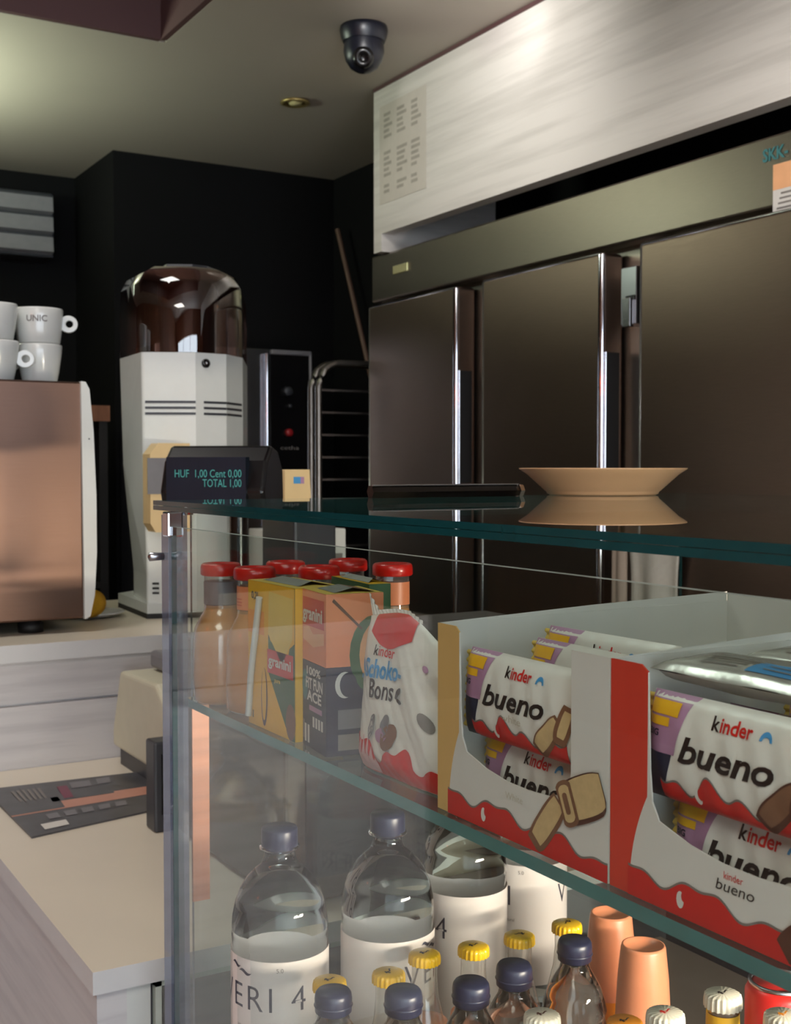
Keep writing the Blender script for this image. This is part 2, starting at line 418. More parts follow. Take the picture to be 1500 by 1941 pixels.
for (yy,za,zb) in ((2.445,1.665,1.815),(2.445,1.19,1.26)):
    b=MB(); b.box((2.150,yy-.02,za),(2.2195,yy+.04,zb),'alu'); b.box((2.147,yy-.018,za+.062),(2.151,yy+.02,za+.075),'black_plastic')
    b.box((2.135,yy-.012,za-.008),(2.15,yy+.018,za+(zb-za)*.45),'steel'); b.build('hinge',t,world=True,bevel=.003)
a=onX(738,482,2.165)
b=MB(); b.box((2.158,3.60,1.965),(2.165,3.70,1.995),mk('brass_badge',(206,200,150),.3,.5)); b.build('badge',t,world=True,bevel=.003)
a=onX(1468,320,2.165); c=onX(1560,392,2.165)
b=MB(); b.box((2.162,c.y,a.z-.103),(2.165,a.y,a.z-.05),'white_card'); b.box((2.1615,c.y,a.z-.05),(2.165,a.y,a.z+.008),'peach2')
for k in range(4): b.box((2.1612,c.y+.01,a.z-.095+k*.011),(2.162,a.y-.012-k*.004,a.z-.091+k*.011),'grey_ink')
b.build('sticker',t,world=True)
a=onX(1447,285,2.165)
b=MB()
b.text('SKK-',lambda x,y: Vector((2.1635,a.y-x,a.z-.028+y)),.04,'teal_print',bold=.03,width=.075); b.build('logo',t,world=True)
# pale sheet added for a mirrored shape in the case glass
a=onX(1186,1052,2.10); c=onX(1281,1150,2.10)
b=MB()
def tw(i,j):
    y=a.y+(c.y-a.y)*(i*(1-.12*math.sin(j*math.pi)) + .05*math.sin(j*3)); z=a.z+.04-(a.z+.04-c.z+.10)*j
    return Vector((2.115+.012*math.sin(i*9)*(.3+j),y,z))
b.patch(tw,14,12,mk('mirrored_shape_cloth',(176,168,160),.9,var=.05,scale=90,bump=.4))
o=b.build('mirrored_shape'); tag(o,'pale sheet standing in for a reflected shape in the case glass','reflected shape')
s=o.modifiers.new('thick','SOLIDIFY'); s.thickness=.004
a=onX(1128,1050,2.10); c=onX(1180,1142,2.10)
b=MB(); b.patch(lambda i,j: Vector((2.118+.006*math.sin(i*7),a.y+(c.y-a.y)*(.5*i+.45),a.z+.03-(a.z+.06-c.z)*j)),8,8,mk('towel_pink',(158,140,128),.9,var=.05,scale=90))
o=b.build('dish_cloth'); tag(o,'narrow pinkish cloth strip hanging left of the pale reflected shape','cloth')
s=o.modifiers.new('thick','SOLIDIFY'); s.thickness=.004
# ================================================================ BACK OF THE KITCHEN
OY=4.6
xa=onY(515,700,OY).x; xb=onY(592,700,OY).x; zt=onY(515,662,OY).z
t=thing('oven','dark steel oven with control panel in front of the black wall','oven',(xa-.2,OY+.22,0))
b=MB(); b.box((xa-.5,OY+.02,.75),(xb,OY+.45,zt),'dark_grey'); b.box((xb-.012,OY,.75),(xb,OY+.02,zt),'grey'); b.box((xa,OY,zt-.02),(xb,OY+.02,zt),'grey'); b.build('body',t,world=True,bevel=.006)
b=MB(); b.box((xa-.5,OY,.78),(xa-.012,OY+.02,zt),'steel'); b.tube([(xa-.03,OY-.02,.85),(xa-.03,OY-.02,zt-.02)],.009,'chrome'); b.tube([(xa-.165,OY-.01,.85),(xa-.165,OY-.01,zt-.005)],.009,'chrome'); b.build('door',t,world=True,bevel=.003)
b=MB(); b.box((xa,OY+.006,.78),(xb-.012,OY+.02,zt-.02),'black_plastic'); b.build('control_panel',t,world=True)
for (px,py,r,m) in ((545,742,.02,'dark_grey'),(548,770,.008,'dark_grey'),(547,820,.016,'red_lamp')):
    q=onY(px,py,OY); b=MB(); b.lathe([(.001,0),(r,0),(r,.018),(r*.8,.022),(.001,.022)],m,n=20,mt=Matrix.Translation((q.x,OY+.006,q.z))@Matrix.Rotation(math.pi/2,4,'X')); b.build('knob',t,world=True)
q=onY(533,852,OY); b=MB(); b.text('cetha',lambda x,y: Vector((q.x+x,OY+.005,q.z+y)),.022,'grey_ink',width=.085); b.build('lettering',t,world=True)
b=MB()
for x in (xa-.48,xb-.05):
    b=MB(); b.box((x,OY+.05,0),(x+.04,OY+.09,.75),'dark_grey'); b.build('leg',t,world=True)
    b=MB(); b.box((x,OY+.36,0),(x+.04,OY+.40,.75),'dark_grey'); b.build('leg',t,world=True)
# tray rack
RYk=3.98; xl=onY(604,800,RYk).x; zt=onY(640,688,RYk).z; xr=2.52
t=thing('tray_rack','steel tube tray trolley with rounded top beside the refrigerator','tray rack',((xl+xr)/2,RYk+.2,0))
for y in (RYk,RYk+.06):
    pts=[(xl,y,.1),(xl,y,zt-.09)]+[(xl+.09-.09*math.cos(k*math.pi/12),y,zt-.09+.09*math.sin(k*math.pi/12)) for k in range(1,7)]+[(xr-.09,y,zt)]+[(xr-.09+.09*math.sin(k*math.pi/12),y,zt-.09+.09*math.cos(k*math.pi/12)) for k in range(1,7)]+[(xr,y,.1)]
    b=MB(); b.tube(pts,.0125,mk('rack_tube',(120,116,112),.3,.9),10); b.build('frame',t,world=True)
for k in range(14):
    z=zt-.105-k*.082
    b=MB(); b.box((xl+.01,RYk-.004,z),(xr-.01,RYk+.004,z+.007),mk('rack_rail',(84,80,78),.4,.8) if k==0 else M.get('rail')); M['rail']=b.mats[0]
    b.box((xl+.006,RYk,z),(xl+.02,RYk+.06,z+.007),'rail'); b.box((xr-.02,RYk,z),(xr-.006,RYk+.06,z+.007),'rail'); b.build('rail',t,world=True)
for x in (xl,xr):
    for y in (RYk,RYk+.06):
        b=MB(); b.lathe([(.001,-.02),(.045,-.02),(.05,0),(.045,.02),(.001,.02)],'black_matt',n=20,mt=Matrix.Translation((x,y,.05))@Matrix.Rotation(math.pi/2,4,'X')); b.build('wheel',t,world=True)
# pole
p=onY(640,435,4.90); q=onY(690,655,4.674); d=(q-p); e=p+d*((p.z-.02)/(p.z-q.z))
o=MB().tube([p,e],.011,mk('pole_wood',(110,86,74),.5),10).build('broom_handle'); tag(o,'thin brown pole leaning in the dark corner beside the refrigerator','pole')
# wooden shelf unit behind the coffee machine
z0=onY(195,800,4.95).z; z1=onY(195,771,4.95).z
t=thing('shelf_unit','dark free-standing shelf with a brown wooden plank behind the grinder','shelf',(1.2,5.0,0))
b=MB(); b.box((.75,4.85,z0),(1.50,5.03,z1),'wood_warm'); b.build('plank',t,world=True)
for x in (.76,1.46):
    b=MB(); b.box((x,4.87,0),(x+.035,5.03,z0),'black_matt'); b.build('upright',t,world=True)
b=MB(); b.box((.76,4.86,.8),(1.49,5.03,.82),'black_matt'); b.build('plank',t,world=True)
# ================================================================ BACK COUNTER
BY=2.45; BZt=.938
b=MB(); b.box((-.6,BY-.012,BZt-.035),(1.42,3.15,BZt),['worktop','worktop','band','band','worktop','band']); 
t=thing('back_counter','pale grey-white counter with cream top under the coffee machine','counter',(.5,2.8,0)); b.build('worktop',t,world=True,bevel=.006)
b=MB(); b.box((-.6,BY+.015,0),(1.40,3.12,BZt-.06),'lam_grey'); b.box((-.6,BY,.0),(1.40,BY+.015,BZt-.125),'lam_grey'); b.box((-.6,BY+.005,BZt-.12),(1.40,BY+.015,BZt-.036),'lam_grey')
b.box((-.6,BY+.012,BZt-.06),(1.40,3.12,BZt-.036),'lam_grey'); b.build('body',t,world=True)
# side counter (low worktop)
WZ=.688
c0=onZ(176,1844,WZ)
WX=c0.x; WY=c0.y
t=thing('side_counter','low cream-topped counter with pale laminate sides left of the glass case','counter',(WX+.5,1.9,0))
b=MB(); b.box((WX,WY,WZ-.028),(1.42,BY-.002,WZ),['worktop','worktop','band','band','band','band']); b.build('worktop',t,world=True,bevel=.002)
b=MB(); b.box((WX+.008,WY+.012,0),(WX+.045,BY-.002,WZ-.028),'lam_grey'); b.build('side_panel',t,world=True)
b=MB(); b.box((WX+.045,WY+.012,0),(WX+.075,WY+.04,WZ-.028),'white_plastic'); b.box((WX+.075,WY+.03,0),(1.38,WY+.05,WZ-.03),'grey'); b.build('end_panel',t,world=True)
b=MB(); b.box((WX+.085,WY+.012,.05),(WX+.5,WY+.016,WZ-.032),'film'); b.box((WX+.08,WY+.008,.05),(WX+.088,WY+.02,WZ-.03),'edge_pale'); b.box((WX+.08,WY+.008,WZ-.038),(WX+.5,WY+.02,WZ-.03),'edge_pale'); b.build('glass_panel',t,world=True)
# magazine
P=[onZ(-30,1500,WZ),onZ(60,1590,WZ),onZ(300,1536,WZ),onZ(300,1462,WZ)]
b=MB(); z=WZ+.0035
def mg(u,v,k=0): 
    q=(P[0]*(1-v)+P[1]*v)*(1-u)+(P[3]*(1-v)+P[2]*v)*u; return Vector((q.x,q.y,z+.0003*k))
cover=mk('magazine_cover',(74,74,78),.35,var=.25,scale=22)
b.add([Vector((p.x,p.y,WZ+.0002)) for p in P]+[Vector((p.x,p.y,z)) for p in P],[(0,1,2,3),(7,6,5,4),(0,4,5,1),(1,5,6,2),(2,6,7,3),(3,7,4,0)],cover)
def mq(u0,v0,u1,v1,m,k=1): b.add([mg(u0,v0,k),mg(u0,v1,k),mg(u1,v1,k),mg(u1,v0,k)],[(0,1,2,3)],m)
mq(.0,.42,.98,.62,mk('skin_tone_print',(196,140,120),.4)); mq(.0,.36,.35,.60,cover,2); mq(.3,.30,.7,.46,cover,2)
for k in range(6): mq(.12+.03*k,.12,.135+.03*k,.36,'grey_ink',3)
mq(.38,.14,.44,.42,mk('magenta_print',(120,50,74),.4),3); mq(.46,.08,.58,.22,'grey',3); mq(.62,.06,.7,.2,'grey',3)
for k in range(5): mq(.2+.12*k,.68,.28+.12*k,.78,'grey',3)
mq(.12,.84,.30,.94,'white_card',3)
o=b.build('magazine'); tag(o,'dark glossy magazine lying on the low cream worktop','magazine')
# ================================================================ COFFEE MACHINE
MY=2.56
rt=onY(155,724,MY); rb=onY(151,1172,MY)
x1=rt.x; zt=rt.z; zb=rb.z
t=thing('coffee_machine','steel coffee machine with white curved end on the back counter','coffee machine',(x1-.35,MY+.25,BZt))
b=MB(); b.box((x1-.85,MY,zb),(x1,MY+.42,zt),'steel_machine'); b.build('body',t,world=True,bevel=.004)
pr=[(0,zb-.002),(.012,zb+.004),(.022,zb+.05),(.027,zb+.14),(.027,zb+.26),(.022,zb+.40),(.014,zt-.015),(.006,zt+.0),(-.004,zt+.001)]
b=MB(); b.prism([(x1+p[0],p[1]) for p in pr],MY-.008,MY+.44,'white_gloss'); 
b.lathe([(.001,0),(.0025,0),(.001,.002)],'black_plastic',n=10,mt=Matrix.Translation((x1+.012,MY-.0085,onY(158,832,MY).z))@Matrix.Rotation(math.pi/2,4,'X'))
b.build('end_panel',t,world=True,bevel=.003)
fp=onY(76,1180,MY)
for (x,y) in ((fp.x-.005,MY+.06),(x1-.75,MY+.06),(fp.x-.005,MY+.36),(x1-.75,MY+.36)):
    b=MB(); b.lathe([(.001,0),(.026,0),(.027,.02),(.022,.022),(.024,zb-BZt+.001),(.001,zb-BZt+.001)],'black_matt',c=(x,y,BZt),n=20,mt=None); b.build('foot',t,world=True)
# cups
def cup(name,label,loc,rz,h,r1,r0,txt=None,group=None):
    t=thing(name,label,'cup',loc,rz,group)
    b=MB()
    prof=[(.001,0),(r0*.92,0),(r0,.004),(r0+(r1-r0)*.45,h*.35),(r0+(r1-r0)*.85,h*.75),(r1,h-.003),(r1-.001,h),(r1-.004,h-.001),(r1-.006,h*.7),(r0-.003,.008),(.001,.007)]
    b.lathe(prof,'china',n=40)
    if txt:
        def rad_at(q):
            for (ra,za),(rb,zb_) in zip(prof[2:5],prof[3:6]):
                if za<=q<=zb_: return ra+(rb-ra)*(q-za)/(zb_-za)
            return r1
        def m(x,y):
            q=h*.60+y; rad=rad_at(q)+.0007; an=-math.pi/2+(x-.026)/rad
            return Vector((rad*math.cos(an),rad*math.sin(an),q))
        b.text(txt,m,.019,'grey_ink',bold=.02,width=.046)
    b.build('bowl',t)
    b=MB(); R0=.0185; n=24; pts=[]
    rg=[]
    for k in range(n):
        a=2*math.pi*k/n; rg.append((math.cos(a),math.sin(a)))
    cxx=r1+.011; cz=h*.60
    A=[Vector((cxx+.0205*c_,-.0045,cz+.0195*s_)) for c_,s_ in rg]; Bk=[Vector((cxx+.0205*c_,.0045,cz+.0195*s_)) for c_,s_ in rg]
    A2=[Vector((cxx+.008*c_+.002,-.0045,cz+.008*s_)) for c_,s_ in rg]; B2=[Vector((cxx+.008*c_+.002,.0045,cz+.008*s_)) for c_,s_ in rg]
    vs=A+Bk+A2+B2; fs=[]
    for k in range(n):
        j=(k+1)%n
        fs+=[(k,j,2*n+j,2*n+k),(n+j,n+k,3*n+k,3*n+j),(k,n+k,n+j,j),(2*n+k,2*n+j,3*n+j,3*n+k)]
    b.add(vs,fs,'china'); b.build('handle',t,bevel=.0015)
    return t
q=onY(75,720,2.78)
cz=zt+.001
f=-math.radians(30.4-16)
lower=cup('coffee_cup','tall white china cup directly on the coffee machine, under the lettered cup',(q.x,2.78,cz),math.radians(150),.094,.0505,.037)
cup('coffee_cup','white cup with grey UNIC lettering stacked on top of another',(q.x,2.78,cz+.0945),-math.radians(16),.080,.0535,.046,'UNIC')
q2=onY(-8,720,2.74)
dup(lower,(q2.x,2.74,cz),math.radians(-16),'lower white cup at the left photo edge, handle towards the lettered stack')
cup('coffee_cup','upper white cup cut by the left photo edge',(q2.x-.002,2.74,cz+.0945),math.radians(60),.080,.050,.040)
# spoon rest saucer with yellow cloth
q=onZ(165,1172,BZt)
t=thing('saucer','white saucer by the foot of the coffee machine','saucer',(q.x+.02,q.y+.02,BZt))
b=MB(); b.lathe([(.001,.001),(.04,.001),(.07,.010),(.074,.013),(.068,.014),(.04,.006),(.001,.005)],'china',n=36); b.build('dish',t)
q=onY(178,1160,2.68)
b=MB()
b.lathe([(.001,-.008),(.018,-.006),(.033,0),(.018,.006),(.001,.008)],mk('mustard_sponge',(214,160,30),.8,bump=.5,scale=150),n=28,mt=Matrix.Translation((0,0,.036))@Matrix.Rotation(math.pi/2,4,'X')@Matrix.Scale(1.15,4,(1,0,0)))
o=b.build('sponge'); o.location=(.797,2.74,BZt+.004); tag(o,'mustard yellow sponge poking out behind the end of the coffee machine','sponge')
# ================================================================ GRINDER
GY=2.70
def gp(px,y,z=1.3): r=ray(px,887); k=y/r.y; return Vector((r.x*k,y,z))
top=[gp(228,2.92),gp(270,2.72),gp(372,2.665),gp(430,2.675),gp(461,2.74),gp(470,2.98),gp(300,3.05)]
bot=[gp(252,2.90),gp(277,2.72),gp(372,2.665),gp(430,2.675),gp(461,2.74),gp(470,2.98),gp(305,3.05)]
cx=sum(p.x for p in top)/7; cy=sum(p.y for p in top)/7
gz=onY(372,668,2.665).z; hz=onY(345,513,2.8).z
t=thing('coffee_grinder','tall white coffee grinder with smoky bean hopper on the back counter','coffee grinder',(cx,cy,BZt))
def ringat(R_,z,s=1.0): return [Vector((cx+(p.x-cx)*s,cy+(p.y-cy)*s,z)) for p in R_]
b=MB(); b.loft([ringat(bot,BZt+.014),ringat(bot,BZt+.10),ringat([bot[i].lerp(top[i],.8) for i in range(7)],gz-.25),ringat(top,gz)],'white_gloss',False)
b.build('body',t,world=True,bevel=.006,seg=3)
q=onY(221,1150,2.93)
b=MB(); pb=[gp(222,2.98),gp(277,2.71),gp(430,2.66),gp(470,2.98),gp(300,3.1)]
b.loft([[Vector((p.x,p.y,BZt)) for p in pb],[Vector((p.x,p.y,BZt+.012)) for p in pb]],'black_matt',False); b.loft([[Vector((p.x,p.y,BZt+.012)) for p in pb],[Vector((p.x,p.y,BZt+.035)) for p in pb]],'white_plastic',False); b.build('foot',t,world=True)
b=MB(); s_=.985
lo=lambda z,s: ringat(top,z,s)
b.loft([lo(gz+.001,s_),lo(gz+.10,s_),lo(hz-.045,s_*.985),lo(hz-.018,s_*.90),lo(hz-.004,s_*.74),lo(hz,s_*.55)],'hopper',True)
b.build('hopper',t,world=True)
b=MB(); b.loft([lo(hz+.001,.5),lo(hz+.008,.48)],'dark_grey',False); b.build('hopper_lid',t,world=True,bevel=.003)
b=MB(); b.loft([ringat(top,gz+.002,.42),ringat(top,gz+.15,.46),ringat(top,hz-.03,.46)],mk('hopper_core',(70,52,48),.3),True); b.build('hopper_tube',t,world=True)
# front slots, lying on the facets between the top corners
def on_facet(i,f,z,out=.0015):
    a,c=top[i],top[i+1]; p=a.lerp(c,f); n=Vector((c.y-a.y,-(c.x-a.x),0)).normalized(); return Vector((p.x,p.y,z))+n*out, (c-a).normalized(), n
for k in range(3):
    z=onY(372,762+11*k,2.665).z
    for segs in (([1,.06,1.0],[2,.0,.0]),([2,.25,1.0],[3,0,.9])):
        b=MB()
        for (i,f0,f1) in segs:
            if f1<=f0: continue
            A,_,n=on_facet(i,f0,z); Bp,_,_=on_facet(i,f1,z)
            b.add([A+Vector((0,0,-.0028)),Bp+Vector((0,0,-.0028)),Bp+Vector((0,0,.0028)),A+Vector((0,0,.0028))],[(0,1,2,3)],'dark_grey')
        b.build('vent_slot',t,world=True)
A,dn,n=on_facet(2,.32,onY(390,689,2.67).z,.0)
b=MB(); q=Vector((0,0,1)).rotation_difference(n).to_matrix().to_4x4()
b.lathe([(.001,0),(.0105,0),(.0105,.004),(.006,.006),(.001,.005)],'black_plastic',n=24,mt=Matrix.Translation(A)@q); b.lathe([(.001,.005),(.004,.006),(.001,.007)],'chrome',n=12,mt=Matrix.Translation(A)@q); b.build('key_lock',t,world=True)
for k in range(3):
    A,_,n=on_facet(1,.17,onY(292,1106+9*k,2.71).z,.0015); b=MB(); b.add([A+Vector(v) for v in ((0,0,-.0025),(.014,-.007,-.0025),(.014,-.007,.0025),(0,0,.0025))],[(0,1,2,3)],'black_matt'); b.build('vent_slot',t,world=True)
# beige control panel on the grinder's left front edge
TY=2.655
p0=onY(276,840,TY); p1=onY(352,990,TY)
b=MB(); b.prism([(p0.x+.012,p1.z-.02),(p1.x,p1.z-.02),(p1.x,p0.z),(p0.x+.02,p0.z),(p0.x,p0.z-.025),(p0.x,p1.z)],TY-.03,TY+.02,'beige'); cp=b.build('control_panel',t,world=True,bevel=.004)
q0=onY(279,868,TY-.03); q1=onY(345,936,TY-.03)
b=MB(); b.box((q0.x,TY-.032,q1.z),(q1.x,TY-.03,q0.z),'grey'); b.build('screen',t,world=True)
# ================================================================ TILL with price display
t=thing('cash_register','cream wedge-shaped cash register with dark drawer behind the glass case','cash register',(.9,2.2,WZ))
RX=.70
pr=[(2.42,WZ+.03),(2.42,WZ+.15),(2.36,WZ+.205),(2.12,WZ+.215),(2.03,WZ+.14),(1.995,WZ+.03)]
# profile in (y,z), extruded along x
b=MB(); n=len(pr)
def prof_x(b,pr,x0,x1,mat,tap=0):
    n=len(pr); cyy=sum(p[0] for p in pr)/n
    A=[Vector((x0,p[0],p[1])) for p in pr]; Bq=[Vector((x1,p[0],p[1])) for p in pr]
    b.add(A+Bq,[tuple(range(n)),tuple(range(2*n-1,n-1,-1))]+[(i,n+i,n+(i+1)%n,(i+1)%n) for i in range(n)],mat)
pr=[(2.41,WZ+.035),(2.41,WZ+.07),(2.36,WZ+.195),(2.15,WZ+.20),(2.04,WZ+.13),(1.97,WZ+.035)]
b=MB(); prof_x(b,pr,.745,1.05,'cream'); b.build('body',t,world=True,bevel=.008,seg=3)
b=MB(); prof_x(b,[(2.39,WZ),(2.39,WZ+.035),(1.98,WZ+.035),(1.98,WZ)],.755,1.04,'dark_grey'); b.build('drawer',t,world=True)
b=MB(); b.box((.80,2.16,WZ+.20),(1.0,2.34,WZ+.235),'grey'); b.build('printer_cover',t,world=True,bevel=.008)
a=onY(281,1402,1.93)
t=thing('card_reader','black upright box at the near end of the cream register','card reader',(a.x+.05,1.93,WZ))
b=MB(); b.box((a.x,1.90,WZ),(a.x+.09,1.945,a.z),'dark_grey'); b.build('body',t,world=True,bevel=.004)
b=MB(); b.box((a.x+.012,1.898,WZ+.03),(a.x+.078,1.90,a.z-.02),'black_plastic'); b.build('screen',t,world=True)
t=thing('till_cabinet','dark grey box on the low counter behind the large water bottles','cabinet',(1.0,1.7,WZ))
b=MB(); b.box((.690,1.47,WZ+.006),(1.30,1.88,1.02),'umber'); b.build('body',t,world=True,bevel=.005)
b=MB(); b.box((.72,1.466,WZ+.04),(1.28,1.4695,1.0),'dark_grey'); b.build('door',t,world=True)
for x in (.70,1.26):
    for y in (1.49,1.84):
        b=MB(); b.box((x,y,WZ),(x+.025,y+.025,WZ+.006),'black_matt'); b.build('foot',t,world=True)
# price display on a pole
DY=1.72
p0=onY(356,842,DY); p1=onY(534,946,DY)
W_=p1.x-p0.x; zt_=p0.z; zb_=p1.z-.012
t=thing('price_display','black customer display with teal digits above the left end of the glass case','price display',((p0.x+p1.x)/2+.012,DY+.06,1.02))
sid=[(.0,.25),(.02,.75),(.05,1.0),(.085,.92),(.115,.6),(.12,.0),(.01,.0)]
b=MB(); n=len(sid); H_=zt_-zb_
x0_,x1_=p0.x+.0,p1.x+.012
prof_x(b,[(DY+s0-.005,zb_+s1*H_) for s0,s1 in sid][::-1],x0_,x1_,'black_plastic'); 
b.build('housing',t,world=True,bevel=.006,seg=3)
q0=onY(374,866,DY-.006); q1=onY(520,948,DY-.006)
b=MB(); b.box((q0.x,DY-.008,zb_+.008),(q1.x,DY+.012,q0.z),'screen'); b.build('screen',t,world=True)
for row,(s1,py,pxa,wpx) in enumerate((('HUF  1,00 Cent 0,00',905,392,122),('TOTAL 1,00',923,444,70))):
    a=onY(pxa,py,DY-.009); c_=onY(pxa+wpx,py,DY-.009); b=MB()
    b.text(s1,lambda x,y: Vector((a.x+x,DY-.0085,a.z+y)),.017,'vfd',width=c_.x-a.x); b.build('digits',t,world=True)
b=MB(); b.tube([((x0_+x1_)/2+.02,DY+.07,1.021),((x0_+x1_)/2+.02,DY+.07,zb_+.01)],.014,'black_plastic'); b.lathe([(.001,0),(.032,0),(.032,.008),(.02,.014),(.001,.014)],'black_plastic',c=((x0_+x1_)/2+.02,DY+.07,1.02),n=24); b.build('pole',t,world=True)
t.rotation_euler[2]=math.radians(-40)
# dark till body behind the display and cream card holder
t=thing('receipt_printer','dark grey receipt printer standing behind the juice bottles','printer',(1.05,2.2,WZ))
a=onY(432,1000,2.20); c_=onY(520,1000,2.20)
zt2=onY(470,968,2.2).z
b=MB(); b.box((1.055,2.20,WZ),(c_.x+.14,2.36,zt2),'dark_grey'); b.build('body',t,world=True,bevel=.006)
b=MB(); b.box((1.08,2.198,WZ+.2),(c_.x+.10,2.2,WZ+.27),'black_plastic'); b.build('paper_slot',t,world=True)
a=onY(540,890,2.25); c_=onY(588,945,2.25)
t=thing('card_box','small cream box with coloured logo just right of the black price display','box',((a.x+c_.x)/2,2.26,zt2))
b=MB(); b.prism([(a.x,zt2),(c_.x+.003,zt2),(c_.x-.001,a.z),(a.x,a.z)],2.25,2.28,'beige')
mm=a.lerp(c_,.55)
b.add([Vector((mm.x-.012+k*.008,2.2495,mm.z+.004)) for k in range(4)]+[Vector((mm.x-.012+k*.008,2.2495,mm.z+.018)) for k in range(4)],[(0,1,5,4),(1,2,6,5)],'blue'); b.add([Vector((mm.x+.004,2.2493,mm.z+.004)),Vector((mm.x+.012,2.2493,mm.z+.004)),Vector((mm.x+.012,2.2493,mm.z+.018)),Vector((mm.x+.004,2.2493,mm.z+.018))],[(0,1,2,3)],'lilac')
b.build('body',t,world=True,bevel=.002)
# white boxes on the back counter seen through the case
for (l,rr_,tp,lab) in ((516,598,1006,'wider white carton seen through the case glass behind the red caps'),(606,656,1003,'narrower white carton right of the wider one, behind the red caps')):
    a=onY(l,tp,2.62); c_=onY(rr_,tp,2.62)
    t=thing('paper_carton',lab,'carton',((a.x+c_.x)/2,2.68,BZt)); b=MB(); b.box((a.x,2.62,BZt),(c_.x,2.76,a.z),'white_card'); b.build('body',t,world=True,bevel=.003)
    b=MB(); b.box((a.x+.01,2.619,a.z-.085),(c_.x-.01,2.62,a.z-.06),'grey_ink'); b.build('printed_band',t,world=True)
# ================================================================ GLASS DISPLAY CASE
GT=1.252; GX0=.45; GX1=1.25; GY0=-.75; GY1=1.300
FG=.460; SHX=.48; SHZ=1.0315; DZ=.62
t=case=thing('display_case','glass display case with teal-edged top and inner shelf','display case',(.85,.3,0))
for k in range(2):
    z1=GT-k*.0054; z0=z1-.005
    b=MB(); b.box((GX0,GY0,z0),(GX1,GY1,z1),['glass','glass','edge_light' if 0 else 'edge','edge','edge_light','edge']); b.build('top_glass',t,world=True)
b=MB(); b.box((FG,GY0,.50),(FG+.006,GY1-.03,1.2235),['edge','edge_pale','edge','glass','edge','glass']); b.build('front_glass',t,world=True)
b=MB(); b.box((FG+.03,GY1-.014,.50),(GX1-.02,GY1-.008,GT-.0115),['edge','edge','glass','edge','glass','edge']); b.build('end_glass',t,world=True)
b=MB(); b.box((FG-.002,GY1-.026,.45),(FG+.020,GY1-.004,1.236),'post'); b.build('corner_post',t,world=True)
b=MB(); b.box((FG-.004,GY1-.03,1.212),(FG+.014,GY1-.012,1.240),'chrome'); b.build('clamp',t,world=True,bevel=.002)
b=MB(); b.lathe([(.001,0),(.007,0),(.007,.012),(.001,.014)],'chrome',n=16,mt=Matrix.Translation((FG+.022,GY1-.02,1.236))); b.build('clamp',t,world=True)
b=MB(); b.lathe([(.001,0),(.004,0),(.005,.016),(.001,.018)],'alu',n=16,mt=Matrix.Translation((FG-.002,GY1-.010,1.19))@Matrix.Rotation(-math.pi/2,4,'Y')); b.build('screw',t,world=True)
b=MB(); b.box((SHX,GY0,SHZ-.0095),(.86,GY1-.017,SHZ),['glass','glass','edge','edge','edge','edge_light']); b.build('shelf',t,world=True)
b=MB(); b.box((SHX+.006,GY1-.022,.80),(SHX+.026,GY1-.018,SHZ-.0098),'copper'); b.build('reflection_strip',t,world=True)  # solid strip added to imitate the end glass's warm reflection
b=MB(); b.box((FG+.006,GY0,DZ-.02),(1.19,GY1-.018,DZ),'deck'); b.build('deck',t,world=True)
b=MB(); b.box((1.19,GY0,.45),(1.21,GY1-.03,.93),'navy_black'); b.build('rear_panel',t,world=True)
b=MB(); b.box((1.20,GY0,GT-.035),(1.23,GY1-.02,GT-.0112),'alu'); b.build('rear_rail',t,world=True)
b=MB(); b.box((FG+.0,GY0,.05),(1.21,GY1-.03,.45),'lam_grey'); b.box((FG+.02,GY0,.45),(1.18,GY1-.04,DZ-.02),'deck'); b.build('base',t,world=True)
b=MB(); b.box((.70,-.02,.985),(1.18,.03,1.0),'alu'); b.build('lamp_housing',t,world=True)
# ---- plate and bar on top
pc=onZ(1142,938,GT)
t=thing('plate','round sand-coloured plate with flared rim on the case top','plate',(pc.x,pc.y,GT+.0003))
b=MB(); r=.1115; hh=.0355
b.lathe([(.001,.0),(.070,.0),(.0735,.0015),(.0745,.004),(.077,.006),(.088,.016),(.100,.027),(r-.001,hh-.0015),(r,hh),(r-.0025,hh+.0002),(.098,.0275),(.086,.017),(.074,.009),(.001,.008)],'plate',n=96); b.build('dish',t)
a=onZ(986,948,GT); 
pa=onY(988,934,1.262); pb=onY(702,934,1.262)
t=thing('metal_bar','dark polished steel channel lying on the case top left of the plate','metal bar',((pa.x+pb.x)/2,1.25,GT))
b=MB()
def hexr(x,y,s=1): return [Vector((x,y+s*c_*.0085,GT+.0085*.87+s*d_*.0085)) for c_,d_ in ((1,0),(.5,.87),(-.5,.87),(-1,0),(-.5,-.87),(.5,-.87))]
b.loft([hexr(pb.x,1.262),hexr(pa.x-.012,1.262),hexr(pa.x-.002,1.262,.8)],mk('dark_chrome',(84,80,78),.12,1.0),False); b.build('channel',t,world=True)
b=MB(); b.tube([(pb.x,1.2565,GT+.0152),(pa.x-.008,1.2565,GT+.0152)],.0011,'chrome',6); b.build('highlight_bead',t,world=True)  # chrome bead added as the bright highlight on the bar's top edge
b=MB(); b.loft([hexr(pa.x-.006,1.262,1.06),hexr(pa.x+.001,1.262,.92)],'chrome',False); b.build('end_cap',t,world=True)

